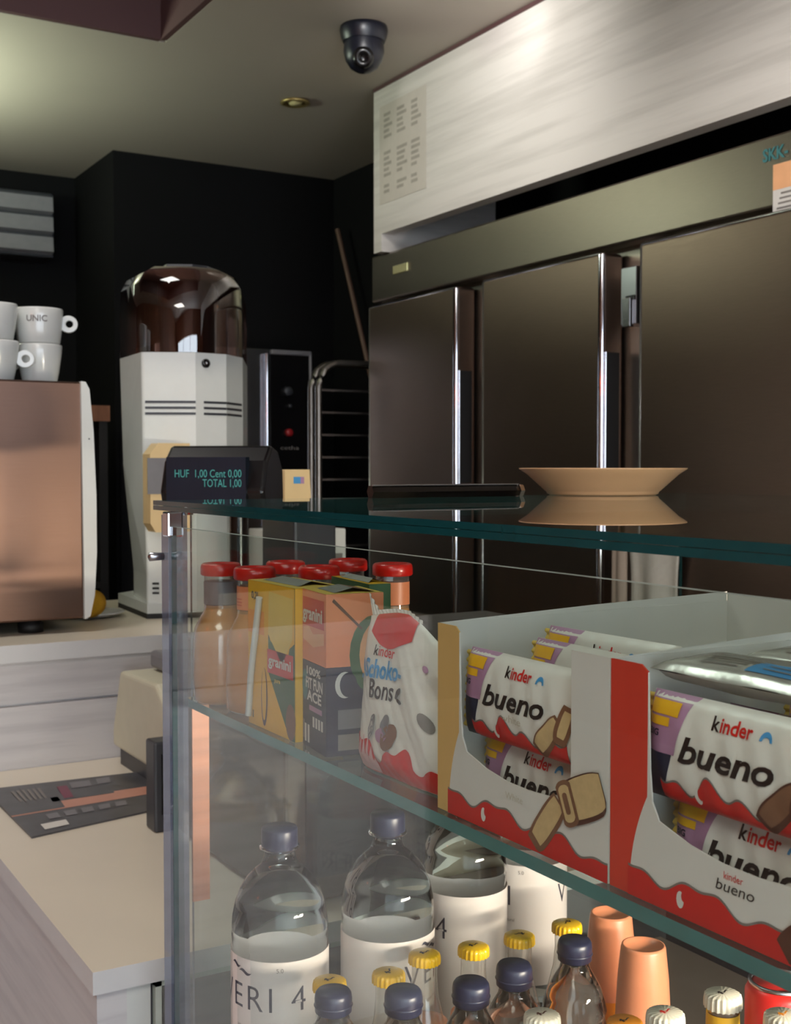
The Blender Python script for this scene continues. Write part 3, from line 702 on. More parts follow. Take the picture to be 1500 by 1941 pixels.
# ================================================================ GOODS ON THE SHELF
def pillow(W,H,T,ex=6,ey=2.2,crimp=.006):
    def fn(s,tt,off=0,back=False):
        u=min(max(2*s/W-1,-1),1); v=min(max(2*tt/H-1,-1),1)
        e=1-abs(u)**ex; g=1-abs(v)**ey
        y=T*.5*(max(e,0)**.5)*(max(g,0)**.5)
        y+=.0006*math.sin(s*320+tt*90)*max(e,0)*max(g,0)
        return Vector((s-W/2, (y if back else -y-off), tt))
    return fn
def wave(x,seed=0):
    return .5*math.sin(x*19+seed)+.32*math.sin(x*41+1.3+seed)
def bar_pack(name,label,loc,rz,kind,tiltx=0,group=None,W=.136,H=.056,T=.024):
    t=thing(name,label,'chocolate bar',loc,rz,group); t.rotation_euler=(tiltx,0,rz)
    fn=pillow(W,H,T)
    b=MB()
    b.patch(lambda i,j: fn(i*W,j*H),44,18,'white_print'); b.patch(lambda i,j: fn(W-i*W,j*H,0,True),30,12,'foil')
    L=.0004
    # left multi-colour end: lilac above, navy below, with yellow flashes
    edge=lambda v: (.16+.13*max(0,v-.15)**.8)*W*1.0 + (.0 if v<.9 else (v-.9)*.12*W)
    b.patch(lambda i,j: fn(i*edge(.45+.55*j)+.001,(.45+.55*j)*H,L),8,8,'lilac')
    b.patch(lambda i,j: fn(i*edge(.45*j)*.92+.001,(.45*j)*H,L),8,8,'navy')
    for (v0,v1,m,u1) in ((.80,.93,'yellow',.86),(.70,.78,'yellow',.7)):
        b.patch(lambda i,j: fn(.004+i*(edge((v0+v1)/2)*u1-.004),(v0+(v1-v0)*j)*H,2*L),6,3,m)
    b.text('BIG',lambda x,y: fn(.006+x,.60*H+y,2*L),.0055,'navy',bold=.03,width=.010)
    # red wave with grey outline
    wv=lambda s: H*(.20+.13*math.sin(s/W*16+.8)*.5+.07*math.sin(s/W*34)) + (H*.13 if s<.22*W else 0)*max(0,1-s/(.22*W)) 
    s0,s1=.13*W,.93*W
    b.patch(lambda i,j: fn(s0+(s1-s0)*i,j*(wv(s0+(s1-s0)*i)+.0013),L*1.5),60,5,'grey_ink')
    b.patch(lambda i,j: fn(s0+(s1-s0)*i,j*(wv(s0+(s1-s0)*i)),L*2.2),60,5,'red')
    # white drop in the wave
    b.patch(lambda i,j: fn(.36*W+.0028*math.cos(6.283*i)*j,.15*H+.0052*math.sin(6.283*i)*j,L*3),16,2,'white_card')
    b.patch(lambda i,j: fn(.375*W+.0022*math.cos(6.283*i)*j,.17*H+.0036*math.sin(6.283*i)*j,L*3.6),16,2,'red')
    # kinder / bueno
    k0=.42*W; wk=b.text('k',lambda x,y: fn(k0+x,.77*H+y,L*2),.0115,'ink',bold=.02)
    wk+=.0006+b.text('inder',lambda x,y: fn(k0+wk+.0006+x,.77*H+y,L*2),.0115,'red',bold=.02)
    s_=k0+wk+.005
    b.patch(lambda i,j: fn(s_+.0042*(1+math.cos(math.pi*(1-i))*(.6+.4*j)),.78*H+.0055*math.sin(math.pi*i)*(.45+.55*j),L*2),12,3,'blue')
    b.text('bueno',lambda x,y: fn(.25*W+x,.42*H+y,L*2),.021,'ink',shear=.25,bold=.026,width=.52*W)
    if kind=='white':
        b.text('white',lambda x,y: fn(.42*W+x,.29*H+y,L*2),.0075,'pg',width=.17*W)
    dark,light=('choc','choc2') if kind=='dark' else ('choc2','wafer')
    # chocolate fingers, lower right
    def finger(cx,cy,l,w_,ang,m,lay):
        ca,sa=math.cos(ang),math.sin(ang)
        b.patch(lambda i,j: fn(min(cx+(i-.5)*l*ca-(j-.5)*w_*sa*(1-.25*abs(2*i-1)**3),W-.001), max(.001,cy+(i-.5)*l*sa+(j-.5)*w_*ca*(1-.25*abs(2*i-1)**3)),L*lay),10,5,m)
    finger(.80*W,.26*H,.26*W,.26*H,.75,dark,3); finger(.80*W,.28*H,.22*W,.19*H,.75,light,3.7)
    finger(.92*W,.42*H,.20*W,.20*H,1.25,dark,4.3); finger(.925*W,.43*H,.14*W,.11*H,1.25,light,5)
    b.build('wrapper',t)
    for sx in (-1,1):
        c=MB(); x=sx*W/2
        c.patch(lambda i,j: Vector((x+sx*(-.003+.009*i),-.0012*math.sin(j*60)+.0,.003+(H-.006)*j)),2,40,'foil' if sx>0 else 'yellow2')
        c.build('crimped_end',t)
    return t

def tray(label,loc,kind):
    """printed shelf-ready tray: local x 0..W to the right, y into the case"""
    W=.196; Dp=.30; Ht=.140; th=.0012
    t=thing('display_tray',label,'display box',loc,R)
    colw=.029 if kind=='white' else .033
    sidem='tan_card' if kind=='white' else 'red_card'
    # front panel outline with its cut-out (x,z)
    cut=[(colw,Ht),(colw+.001,Ht-.012),(colw+.002,.079),(colw+.004,.060),(colw+.010,.050),(colw+.035,.043),(colw+.060,.0395),(colw+.085,.039),(W-.050,.041),(W-.041,.046),(W-.037,.06),(W-.035,Ht-.02),(W-.037,Ht)]
    b=MB()
    def strip(xa,xb,ztop_a,ztop_b,m,y=0.0,zb=.0):
        b.add([Vector((xa,y,zb)),Vector((xb,y,zb)),Vector((xb,y,ztop_b)),Vector((xa,y,ztop_a)),Vector((xa,y+th,zb)),Vector((xb,y+th,zb)),Vector((xb,y+th,ztop_b)),Vector((xa,y+th,ztop_a))],
              [(0,1,2,3),(5,4,7,6),(3,2,6,7),(0,3,7,4),(1,5,6,2)],m)
    strip(0,colw*.82,Ht,Ht,sidem); strip(colw*.82,colw,Ht,Ht-.004,sidem)
    low=[p for p in cut if p[1]<.08]
    for p,q in zip(low[:-1],low[1:]): strip(p[0],q[0],p[1],q[1],'white_card')
    strip(colw,low[0][0],Ht-.004,low[0][1],'white_card')
    strip(low[-1][0],W,Ht,Ht,'white_card')
    # the white sheet starts in a curve over the coloured column
    cur=lambda f: colw*.55+colw*.45*f**2.2
    b.patch(lambda i,j: Vector((cur(j)+(colw+.002-cur(j))*i,-.0003,.062*j)),3,10,'white_card')
    wvz=lambda x: .0165+.0035*math.sin(x*95+.5)+.0020*math.sin(x*210+1)-(.004*max(0,x-.09)/.1)
    x0_,x1_=(colw*.52,W)
    b.patch(lambda i,j: Vector((x0_+(x1_-x0_)*i,-.0005,(wvz(x0_+(x1_-x0_)*i)+.0014)*j)),70,2,'grey_ink')
    b.patch(lambda i,j: Vector((x0_+(x1_-x0_)*i,-.0007,wvz(x0_+(x1_-x0_)*i)*j)),70,2,'red')
    b.patch(lambda i,j: Vector((.062+.0030*math.cos(6.283*i)*j,-.0010,.010+.0050*math.sin(6.283*i)*j)),16,2,'white_card')
    b.patch(lambda i,j: Vector((.0652+.0022*math.cos(6.283*i)*j,-.0012,.0125+.0030*math.sin(6.283*i)*j)),16,2,'red')
    def bl(cx,cz,l,w_,ang,m,lay):
        ca,sa=math.cos(ang),math.sin(ang)
        b.patch(lambda i,j: Vector((min(W-.0005,cx+(i-.5)*l*ca-(j-.5)*w_*sa*(1-.2*abs(2*i-1)**3)),-.0003*lay,max(.001,cz+(i-.5)*l*sa+(j-.5)*w_*ca*(1-.2*abs(2*i-1)**3)))),8,4,m)
    if kind=='white':
        b.text('White',lambda x,y: Vector((.088+x,-.0006,.028+y)),.007,M['pg'],width=.02)
        bl(.135,.022,.045,.020,.9,'choc2',3); bl(.136,.024,.038,.0145,.9,'wafer',4)
        bl(.172,.047,.046,.030,.42,'choc',5); bl(.174,.049,.040,.026,.42,'wafer',6)
        bl(.158,.041,.016,.030,.42,'choc2',7); bl(.158,.041,.011,.024,.42,'wafer',8); bl(.158,.041,.005,.014,.42,'choc2',9)
    else:
        b.text('kinder',lambda x,y: Vector((.095+x,-.0006,.032+y)),.006,'red',width=.014); b.text('bueno',lambda x,y: Vector((.089+x,-.0006,.025+y)),.009,'ink',width=.028,shear=.2)
        bl(.150,.014,.030,.022,.7,'choc',3); bl(.175,.020,.05,.024,.5,'choc2',4)
    b.build('front_panel',t)
    inner='white_card'
    b=MB(); b.box((0,th,0),(th,Dp,Ht+.0),inner); b.add([Vector((0,th,Ht)),Vector((0,Dp,Ht)),Vector((0,Dp,Ht+.008)),Vector((0,Dp*.5,Ht+.005))],[(0,1,2,3)],inner); b.build('side_panel',t)
    b=MB(); b.box((W-th,th,0),(W,Dp,Ht-.03),inner); b.build('side_panel',t)
    b=MB(); b.box((th,Dp-th,0),(W-th,Dp,Ht+.006),inner); b.build('back_panel',t)
    b=MB(); b.box((th,th,0),(W-th,Dp-th,.001),inner); b.build('base_panel',t)
    return t,colw
BXX=.487
Z0=SHZ+.0004
yA=.767; yB=.5695
tray('white and tan tray of bars in the middle of the shelf',(BXX,yA,Z0),'white')
tray('red-edged tray of dark bars at the right end of the shelf',(BXX,yB,Z0),'dark')
def packpos(y0,xc,dy,z): return (BXX+dy, y0-xc, Z0+z)
# tan tray: lower front, upper front, and one behind
g='chocolate bars standing in the tan tray'
HP=.0635
bar_pack('chocolate_bar','lower front bar in the tan tray, half hidden by the white lip',packpos(yA,.086,.034,.0015),R,'white',math.radians(-2),H=.058)
bar_pack('chocolate_bar','upper front bar in the tan tray, beige fingers pictured',packpos(yA,.0845,.017,.0595),R,'white',math.radians(-3),H=HP)
bar_pack('chocolate_bar','bar standing behind the upper front one in the tan tray, only its top showing',packpos(yA,.108,.060,.066),R,'white',math.radians(-3),H=HP)
bar_pack('chocolate_bar','rearmost bar in the tan tray with shiny yellow end',packpos(yA,.092,.096,.072),R+.05,'white',math.radians(5),H=HP)
bar_pack('chocolate_bar','lower front bar in the red-edged tray, half hidden by the white lip',packpos(yB,.092,.034,.0015),R,'dark',math.radians(-2),H=.058)
bar_pack('chocolate_bar','upper front bar in the red-edged tray, dark brown fingers pictured',packpos(yB,.086,.017,.0595),R,'dark',math.radians(-3),H=HP)
# bars lying flat on top in the red tray (backs up)
def lying(label,y,dx,z,rot):
    W=.150;H=.062;T=.02
    t=thing('chocolate_bar',label,'chocolate bar',(BXX+dx,y,Z0+z),R+rot)
    b=MB()
    def f(s,q,off=0):
        u=2*s/W-1; v=2*q/H-1
        zz=T*.5*max(0,1-abs(u)**5)**.5*max(0,1-abs(v)**2.4)**.5+.0004*math.sin(s*90+q*160)
        return Vector((s-W/2,q,T/2+zz+off))
    b.patch(lambda i,j: f(i*W,j*H),40,20,'foil'); b.patch(lambda i,j: Vector((f(W-i*W,j*H).x,j*H,T-f(W-i*W,j*H).z+.0)),20,10,'foil')
    for k in range(4): b.patch(lambda i,j: f(.030+i*(.030+.004*k),.010+k*.004+.0015*j,.0006),8,1,'grey_ink')
    b.patch(lambda i,j: f(.068+i*.045,.007+.018*j,.0006),10,5,'blue')
    for k in range(2): b.patch(lambda i,j: f(.078+i*.03,.011+k*.006+.0012*j,.0012),8,1,'grey_ink')
    b.build('wrapper',t)
    return t
lying('silver-backed bar lying flat on top at the front of the red-edged tray',yB-.089,.020,.1245,.02)
lying('silver-backed bar lying flat behind the first one in the red-edged tray',yB-.092,.088,.1245,-.03)
bar_pack('chocolate_bar','hidden bar standing behind in the red-edged tray, below the flat ones',packpos(yB,.098,.070,.055),R,'dark')
bar_pack('chocolate_bar','rear bar standing below the flat ones in the red-edged tray',packpos(yB,.098,.125,.055),R,'dark')

# ---- white and red sweets bag
t=thing('sweets_bag','white and red sweets bag with blue lettering between juice cartons and tan tray','sweets bag',(.508,.846,Z0),R+.03)
W=.134; H=.136; T=.034
def bagf(s,q,off=0,back=False):
    v=q/H
    top=1.0 if v<.72 else 1-.07*((v-.72)/.28)**1.3
    u=2*s/W-1
    prof=(max(0,1-abs(u)**4)**.5)*(min(1,(v+.02)*7)**.5)*(max(0.0,1-v**3.2)**.7)
    k_=max(0,u-.1); fold=.0010*math.sin(u*7+v*9)+k_*(.0030*math.sin(u*5+v*13)+.0022*math.sin(u*9-v*23))+.0004*math.sin(u*31+v*43)
    y=T*.5*prof
    lean=.004*v
    zz=q-(.010*max(0,abs(u)-.25)**1.2 if v>.72 else 0)*((v-.72)/.28 if v>.72 else 0) - (.022*max(0,u-.0)*max(0,(v-.5)/.5))
    x=(s-W/2)*top-(.008*max(0,v-.72) )
    return Vector((x,(y+lean if back else -y-fold*prof-off+lean),zz))
b=MB()
b.patch(lambda i,j: bagf(i*W,j*H),48,48,'white_print'); b.patch(lambda i,j: bagf(W-i*W,j*H,0,True),24,24,'white_print')
L=.0010
b.patch(lambda i,j: bagf(.12*W+.50*W*i,H*(.885-.10*math.sin(i*3.14)+(.115+.10*math.sin(i*3.14))*j),L),20,8,'red')
rw=lambda s: H*(.17+.05*math.sin(s/W*13)+.03*math.sin(s/W*29+1)-.02*s/W)
b.patch(lambda i,j: bagf(.0+W*i*.999,j*rw(W*i)+.001,L),60,8,'red')
b.patch(lambda i,j: bagf(.03*W+.30*W*i,H*(.06+.16*math.sin(i*3.14)*(.6+.4*math.cos(i*40)))*j+.02*H,L*1.6),50,4,mk('pale_pink_print',(214,168,168),.4))
k0=.22*W; wk=b.text('k',lambda x,y: bagf(k0+x,.735*H+y,L),.0125,'ink',bold=.02); wk+=b.text('inder',lambda x,y: bagf(k0+wk+.0004+x,.735*H+y,L),.0125,'red',bold=.01)
b.text('Schoko-',lambda x,y: bagf(.13*W+x,.595*H+y+x*.05,L),.019,'blue',bold=.03,width=.44*W,squash=1.1)
b.text('Bons',lambda x,y: bagf(.22*W+x,.475*H+y+x*.05,L),.0185,'ink',bold=.015,width=.27*W,squash=1.2)
for (cx,cy,rx,ry,an,m) in ((.12,.66,.006,.0025,1.9,'blue'),(.09,.585,.005,.002,.3,'blue'),(.55,.545,.0065,.0025,.9,'ink'),(.57,.50,.005,.002,-.2,'ink'),(.27,.30,.013,.0042,1.1,'grey'),(.27,.30,.011,.0026,1.1,'white_card'),(.44,.335,.010,.0055,1.2,'grey'),(.48,.27,.014,.009,.8,'choc2'),(.40,.27,.010,.006,.3,'lilac'),(.86,.42,.010,.005,-.7,'grey_ink'),(.80,.775,.005,.0035,.2,'lilac')):
    b.patch(lambda i,j: bagf(cx*W+(rx*math.cos(6.283*i)*math.cos(an)-ry*math.sin(6.283*i)*math.sin(an))*j,cy*H+(rx*math.cos(6.283*i)*math.sin(an)+ry*math.sin(6.283*i)*math.cos(an))*j,L*1.8),16,2,m)
b.build('bag_body',t)
b=MB()  # crimped, torn top seam
b.patch(lambda i,j: Vector(bagf(.02*W+.62*W*i,H))+Vector((-.006*(1-i)*j,.001*math.sin(i*90),(.003+.016*max(0,1-i*5))*j)),60,3,'white_print')
b.build('top_seam',t); 
# ---- juice cartons
def carton(label,xy,rz,w,d,h,draw,straw=False,z0=None):
    t=thing('juice_carton',label,'juice carton',(xy[0],xy[1],z0 or Z0),rz)
    b=MB(); b.box((0,0,0),(w,d,h),draw['base'])
    # gable of folded foil on top
    b.add([Vector((0,0,h+.0002)),Vector((w,0,h+.0002)),Vector((w,d,h+.0002)),Vector((0,d,h+.0002))],[(0,1,2,3)],draw['top'])
    b.add([Vector((w*.12,d*.2,h+.0005)),Vector((w*.88,d*.2,h+.0005)),Vector((w*.8,d*.55,h+.004)),Vector((w*.2,d*.55,h+.004))],[(0,1,2,3)],'foil')
    b.add([Vector((w*.2,d*.55,h+.004)),Vector((w*.8,d*.55,h+.004)),Vector((w*.92,d*.9,h+.0005)),Vector((w*.08,d*.9,h+.0005))],[(0,1,2,3)],'choc2')
    for kind_,pts,m,l in draw['front']:
        b.add([Vector((p[0]*w,-.0003*l,p[1]*h)) for p in pts],[tuple(range(len(pts)))],m)
    for kind_,pts,m,l in draw['side']:     # left side, x=0, seen with y running left
        b.add([Vector((-.0003*l,(1-p[0])*d,p[1]*h)) for p in pts],[tuple(range(len(pts)))],m)
    for kind_,pts,m,l in draw.get('right',[]):
        b.add([Vector((w+.0003*l,p[0]*d,p[1]*h)) for p in pts],[tuple(range(len(pts)))],m)
    for txt,x,z,wd,sz,m in draw.get('text',[]):
        b.text(txt,lambda X_,Y_: Vector((x*w+X_,-.0016,z*h+Y_)),sz,m,bold=.03,width=wd*w)
    for txt,x,z,wd,sz,m in draw.get('stext',[]):
        b.text(txt,lambda X_,Y_: Vector((-.0012,(1-x)*d-Y_*1.0-.0,z*h+X_)),sz,m,bold=.03,width=wd*h)
    b.build('box',t,bevel=0)
    if straw:
        b=MB(); b.tube([(w*.08,-.0045,h*.06),(w*.14,-.0045,h*.35),(w*.34,-.0045,h*.90)],.0034,'white_plastic',8); b.box((w*.10,-.0008,h*.05),(w*.12,-.0004,h*.1),'film')
        b.build('straw',t)
    return t
q=lambda x0,z0,x1,z1: [(x0,z0),(x1,z0),(x1,z1),(x0,z1)]
HC=.144
oval=lambda cx,cy,rx,ry,n=20: [(cx+rx*math.cos(6.2832*k/n),cy+ry*math.sin(6.2832*k/n)) for k in range(n)]
drawA={'base':'yellow','top':'yellow2',
 'front':[('',q(.0,.0,1,1),'yellow',1),('',[(.45,.40),(.90,0),(1,0),(1,1),(.45,1)],'green',2),('',[(.42,.72),(.50,.62),(.62,.58),(.76,.44),(.82,.44),(.9,.60),(1,.64),(1,1),(.42,1)],'yellow',3),('',[(.46,.66),(.75,.48),(.96,.66),(.98,.93),(.48,.95)],'yellow2',4),('',q(.44,.40,.98,.56),'red',4),('',oval(.92,.12,.10,.12),'choc2',3),
    ('',q(.0,.64,.36,.80),'orange_print',2),('',oval(.36,.22,.07,.20),'choc',2),('',oval(.36,.24,.05,.18),'yellow',3)],
 'side':[('',q(0,0,1,1),'yellow',1)],
 'text':[('granini',.47,.455,.47,.014,'white_card'),('0,2L',.10,.88,.18,.010,'ink'),('pure',.60,.35,.12,.006,'yellow2')]}
drawB={'base':'peach','top':'yellow2',
 'front':[('',q(0,0,1,1),'peach',1),('',q(.03,.50,.95,.90),'red',2),('',[(.05,.46),(.3,.50),(.5,.40),(.95,.46),(.95,.30),(.5,.22),(.05,.30)],'peach2',3)],
 'side':[('',q(0,0,1,1),'peach',1)],'right':[('',q(0,0,1,1),'peach',1),('',oval(.85,.15,.45,.55),'green',2),('',oval(.95,.15,.38,.48),'peach2',3),('',[(.1,.9),(.6,.5),(.63,.52),(.13,.94)],'choc',3)],
 'text':[('granini',.07,.60,.84,.017,'white_card')]}
drawN={'base':'navy','top':'navy',
 'front':[('',q(0,0,1,1),'navy',1),('',oval(.12,.72,.12,.18),'teal_print',2),('',q(.30,.44,.85,.50),'lilac',2)]+[('',q(.10+.13*k,.05,.18+.13*k,.26),'white_card',2) for k in range(2)]+[('',q(.45+.12*k,.26,.53+.12*k,.38),'white_card',2) for k in range(4)]+[('',q(.02,.08,.10,.30),'grey',2)],
 'side':[('',q(0,0,1,1),'navy',1)],'right':[('',q(0,0,1,1),'navy',1),('',oval(.32,.80,.17,.15),'white_card',2),('',oval(.38,.80,.15,.14),'navy',3),('',q(.2,.3,.62,.52),'grey',2),('',q(.2,.06,.6,.24),'grey_ink',2)],
 'text':[('100%',.24,.86,.6,.010,'white_card'),('FIT FUN',.20,.70,.72,.014,'white_card'),('ACE',.25,.56,.62,.013,'white_card')]}
RC=R+math.radians(-7)
tA=carton('wide yellow and green juice carton with a straw stuck on its front',(.488,1.124),R,.108,.050,HC,drawA,True)
tN=carton('navy carton with white lettering standing under the peach carton',(.494,1.012),RC,.062,.055,.079,drawN)
tB=carton('peach juice carton with red label stacked on the navy carton',(.494,1.012),RC,.062,.055,.065,drawB,z0=Z0+.0794)
drawD={'base':'green','top':'yellow','front':[('',q(0,0,1,1),'green',1)],'side':[('',q(0,0,1,1),'green',1)],'right':[('',q(0,0,1,1),'green',1)]}
carton('green juice carton with yellow top behind the stacked cartons',(.562,1.085),R-.1,.095,.022,HC+.003,drawD)
# ---- juice bottles with red caps
def juice(label,loc,rz,lab,group='red-capped juice bottles on the left end of the shelf'):
    t=thing('juice_bottle',label,'juice bottle',loc,rz,group)
    r=.0300
    b=MB(); b.lathe([(.001,0),(r-.004,0),(r,.004),(r+.001,.03),(r,.07),(r-.001,.088),(r-.007,.101),(r-.0115,.110),(r-.012,.116)],'juice',n=8*6); b.build('juice',t)
    b=MB(); b.lathe([(.0183,.108),(.0183,.150),(.0190,.154)],'glassbottle',n=40,cap=False); b.build('neck',t)
    b=MB(); b.lathe([(.0187,.117),(.0187,.144)],lab,n=40,cap=False)
    if lab=='grey': 
        for k in range(9):
            a=-2.2+k*.09; b.add([Vector((.0190*math.cos(a+d_),.0190*math.sin(a+d_),z)) for d_,z in ((0,.132),(.05,.132),(.05,.143),(0,.143))],[(0,1,2,3)],'white_card')
        for k in range(3): b.patch(lambda i,j: Vector((.0190*math.cos(-2.2+.8*i),.0190*math.sin(-2.2+.8*i),.121+.003*k+.0012*j)),8,1,'white_card')
    else:
        b.patch(lambda i,j: Vector((.0190*math.cos(-2.3+.5*i),.0190*math.sin(-2.3+.5*i),.119+.016*j*(1-.0*i))),6,1,'orange_print')
        b.patch(lambda i,j: Vector((.0192*math.cos(-2.25+.4*i),.0192*math.sin(-2.25+.4*i),.128+.012*j*i)),6,1,'green')
        for k in range(3): b.patch(lambda i,j: Vector((.0190*math.cos(-1.6+.7*i),.0190*math.sin(-1.6+.7*i),.122+.0035*k+.0010*j)),6,1,'red')
    b.build('neck_label',t)
    b=MB(); n=60
    rings=[]
    for rr,z in ((.0205,.151),(.0218,.1525),(.0218,.160),(.0212,.1635),(.0195,.1655),(.0165,.1652),(.0160,.1640),(.001,.1638)):
        rings.append([Vector(((rr+(.0004*math.cos(i*math.pi) if .15<z<.1645 and rr>.02 else 0))*math.cos(2*math.pi*i/n),(rr+(.0004*math.cos(i*math.pi) if .15<z<.1645 and rr>.02 else 0))*math.sin(2*math.pi*i/n),z)) for i in range(n)])
    b.loft(rings,'red_cap',True,True); b.build('cap',t)
    return t
KZ=.152/.1655
spots=[((.507,1.243),'grey','leftmost front red-capped juice bottle with barcode on its neck'),
       ((.518,1.177),'peach','red-capped juice bottle with pink neck label beside the wide yellow carton'),
       ((.583,1.155),'peach','red-capped juice bottle directly behind the wide yellow carton'),
       ((.668,1.145),'peach','rightmost red-capped juice bottle, above the sweets bag')]
jb=[juice(l,(x,y,Z0),R+.2-.5,lab) for (x,y),lab,l in spots]
for (x,y),l in (((.580,1.232),'red-capped juice bottle in the second row left of centre'),((.655,1.224),'red-capped juice bottle at the back between the cartons and the rightmost bottle')):
    jb.append(dup(jb[1],(x,y,Z0),R,l,'red-capped juice bottles on the left end of the shelf'))
for j in jb: j.scale=(1.0,1.0,KZ)
# ================================================================ BOTTLES ON THE DECK
D0=DZ+.0004
def big_water(label,loc,turn,txt='VERI 4',wd=.104,group='large water bottles on the deck'):
    t=thing('water_bottle',label,'water bottle',loc,0,group)
    r=.0485; 
    prof=[(.001,.004),(.030,.0),(r-.006,.002),(r,.012),(r,.06),(r-.001,.19),(r,.204),(r-.0012,.207),(r,.210),(r-.001,.222),(r-.004,.236),(r-.009,.248),(r-.016,.259),(r-.024,.267),(r-.030,.272),(.0165,.277),(.0150,.283),(.0150,.290),(.001,.290)]
    b=MB(); b.lathe(prof,'water',n=56); b.build('bottle',t)
    lr=r+.0008; z0,z1=.045,.190
    b=MB(); b.lathe([(lr,z0),(lr,z1)],'label',n=72,cap=False)
    a0=math.radians(turn)
    def m(x,y,z=.141): a=a0+x/lr; return Vector(((lr+.0004)*math.cos(a),(lr+.0004)*math.sin(a),z+y))
    b.text(txt,lambda x,y: m(x,y),.035,'label_dark',bold=-.006,width=wd,space=1.2)
    for dx,dz,sz in ((.028,.041,.011),(.041,.036,.013)):
        b.patch(lambda i,j: m(dx+sz*(i-.5)*1.3, dz+.0036*math.sin(3.14*i)*(j-.5)+.0016*math.sin(i*6.3)),10,2,'label_dark')
    b.text('5.0',lambda x,y: m(.075+x,y,.180),.006,'grey_ink')
    b.text('agua mineral natural',lambda x,y: m(.030+x,y,.122),.005,'grey_ink')
    b.build('label',t)
    b=MB(); n=48; rings=[]
    for rr,z in ((.0175,.286),(.0182,.288),(.0182,.306),(.0172,.3085),(.001,.3088)):
        rings.append([Vector((rr*(1+.012*math.cos(i*math.pi) if .287<z<.307 else rr*0+1)*math.cos(2*math.pi*i/n) if 0 else rr*math.cos(2*math.pi*i/n),rr*math.sin(2*math.pi*i/n),z)) for i in range(n)])
    b.loft(rings,'navycap'); b.lathe([(.0165,.2905),(.0200,.2895),(.0200,.2875),(.0165,.2870)],'water',n=40,cap=False); b.build('cap',t)
    return t
ca=-180+math.degrees(math.atan2(C30,S))     # direction back to the camera, about -60 deg
bz=D0+.3088
def bpos(px,py,z): p=onZ(px,py,z); return (p.x,p.y,D0)
p=bpos(530,1566,bz); print('big1',p)
w1=big_water('front-left large water bottle, its label reading ERI 4 below the teal shelf edge',p,-206)
p2=bpos(735,1540,bz); print('big2',p2)
w2=big_water('second large water bottle from the left, its dark cap close under the shelf edge',p2,-100)
p3=(.768,1.152,D0); big_water('third large water bottle from the left, a large 4 on its label',p3,-268)
p4=(.893,1.200,D0); big_water('fourth large water bottle at the back, the letters RI and V under the shelf edge',p4,-226,txt='VERI     V',wd=.145)
def small_water(label,loc,group='small water bottles with navy caps'):
    t=thing('small_water_bottle',label,'water bottle',loc,0,group)
    r=.0315
    b=MB(); b.lathe([(.001,.003),(.022,0),(r-.003,.002),(r,.008),(r,.05),(r-.002,.06),(r,.07),(r,.125),(r-.0015,.130),(r-.0015,.134),(r,.139),(r-.002,.148),(r-.006,.160),(r-.013,.173),(r-.0165,.179),(.0140,.184),(.0140,.186),(.001,.186)],'water',n=44); b.build('bottle',t)
    b=MB(); b.lathe([(.001,.1855),(.0150,.186),(.0166,.1875),(.0170,.200),(.0163,.2045),(.0145,.2070),(.001,.2074)],'navycap',n=40); b.lathe([(.0170,.1925),(.0177,.1935),(.0170,.1945)],'navycap',n=40,cap=False); b.build('cap',t)
    b=MB(); b.lathe([(r+.0006,.055),(r+.0006,.105)],'label',n=48,cap=False); b.text('VERI',lambda x,y: Vector(((r+.001)*math.cos(math.radians(ca)-.6+x/r),(r+.001)*math.sin(math.radians(ca)-.6+x/r),.075+y)),.014,'label_dark',width=.035); b.build('label',t)
    return t
sz=D0+.208
first=None
for px,py,l in ((650,1908,'nearest navy-capped small water bottle at the bottom edge, far left of its row'),(765,1873,'small water bottle, second navy cap from the left'),(893,1857,'small water bottle, third navy cap from the left'),(975,1824,'small water bottle, fourth navy cap from the left'),(1090,1778,'small water bottle with the rightmost navy cap, beside the peach bottles')):
    p=bpos(px,py,sz)
    if px==650: p=(.4965,.957,D0)
    if px==650: small_water(l,p).scale=(1,1,.955)
    elif first is None: first=small_water(l,p)
    else: dup(first,p,0,l,'small water bottles with navy caps')
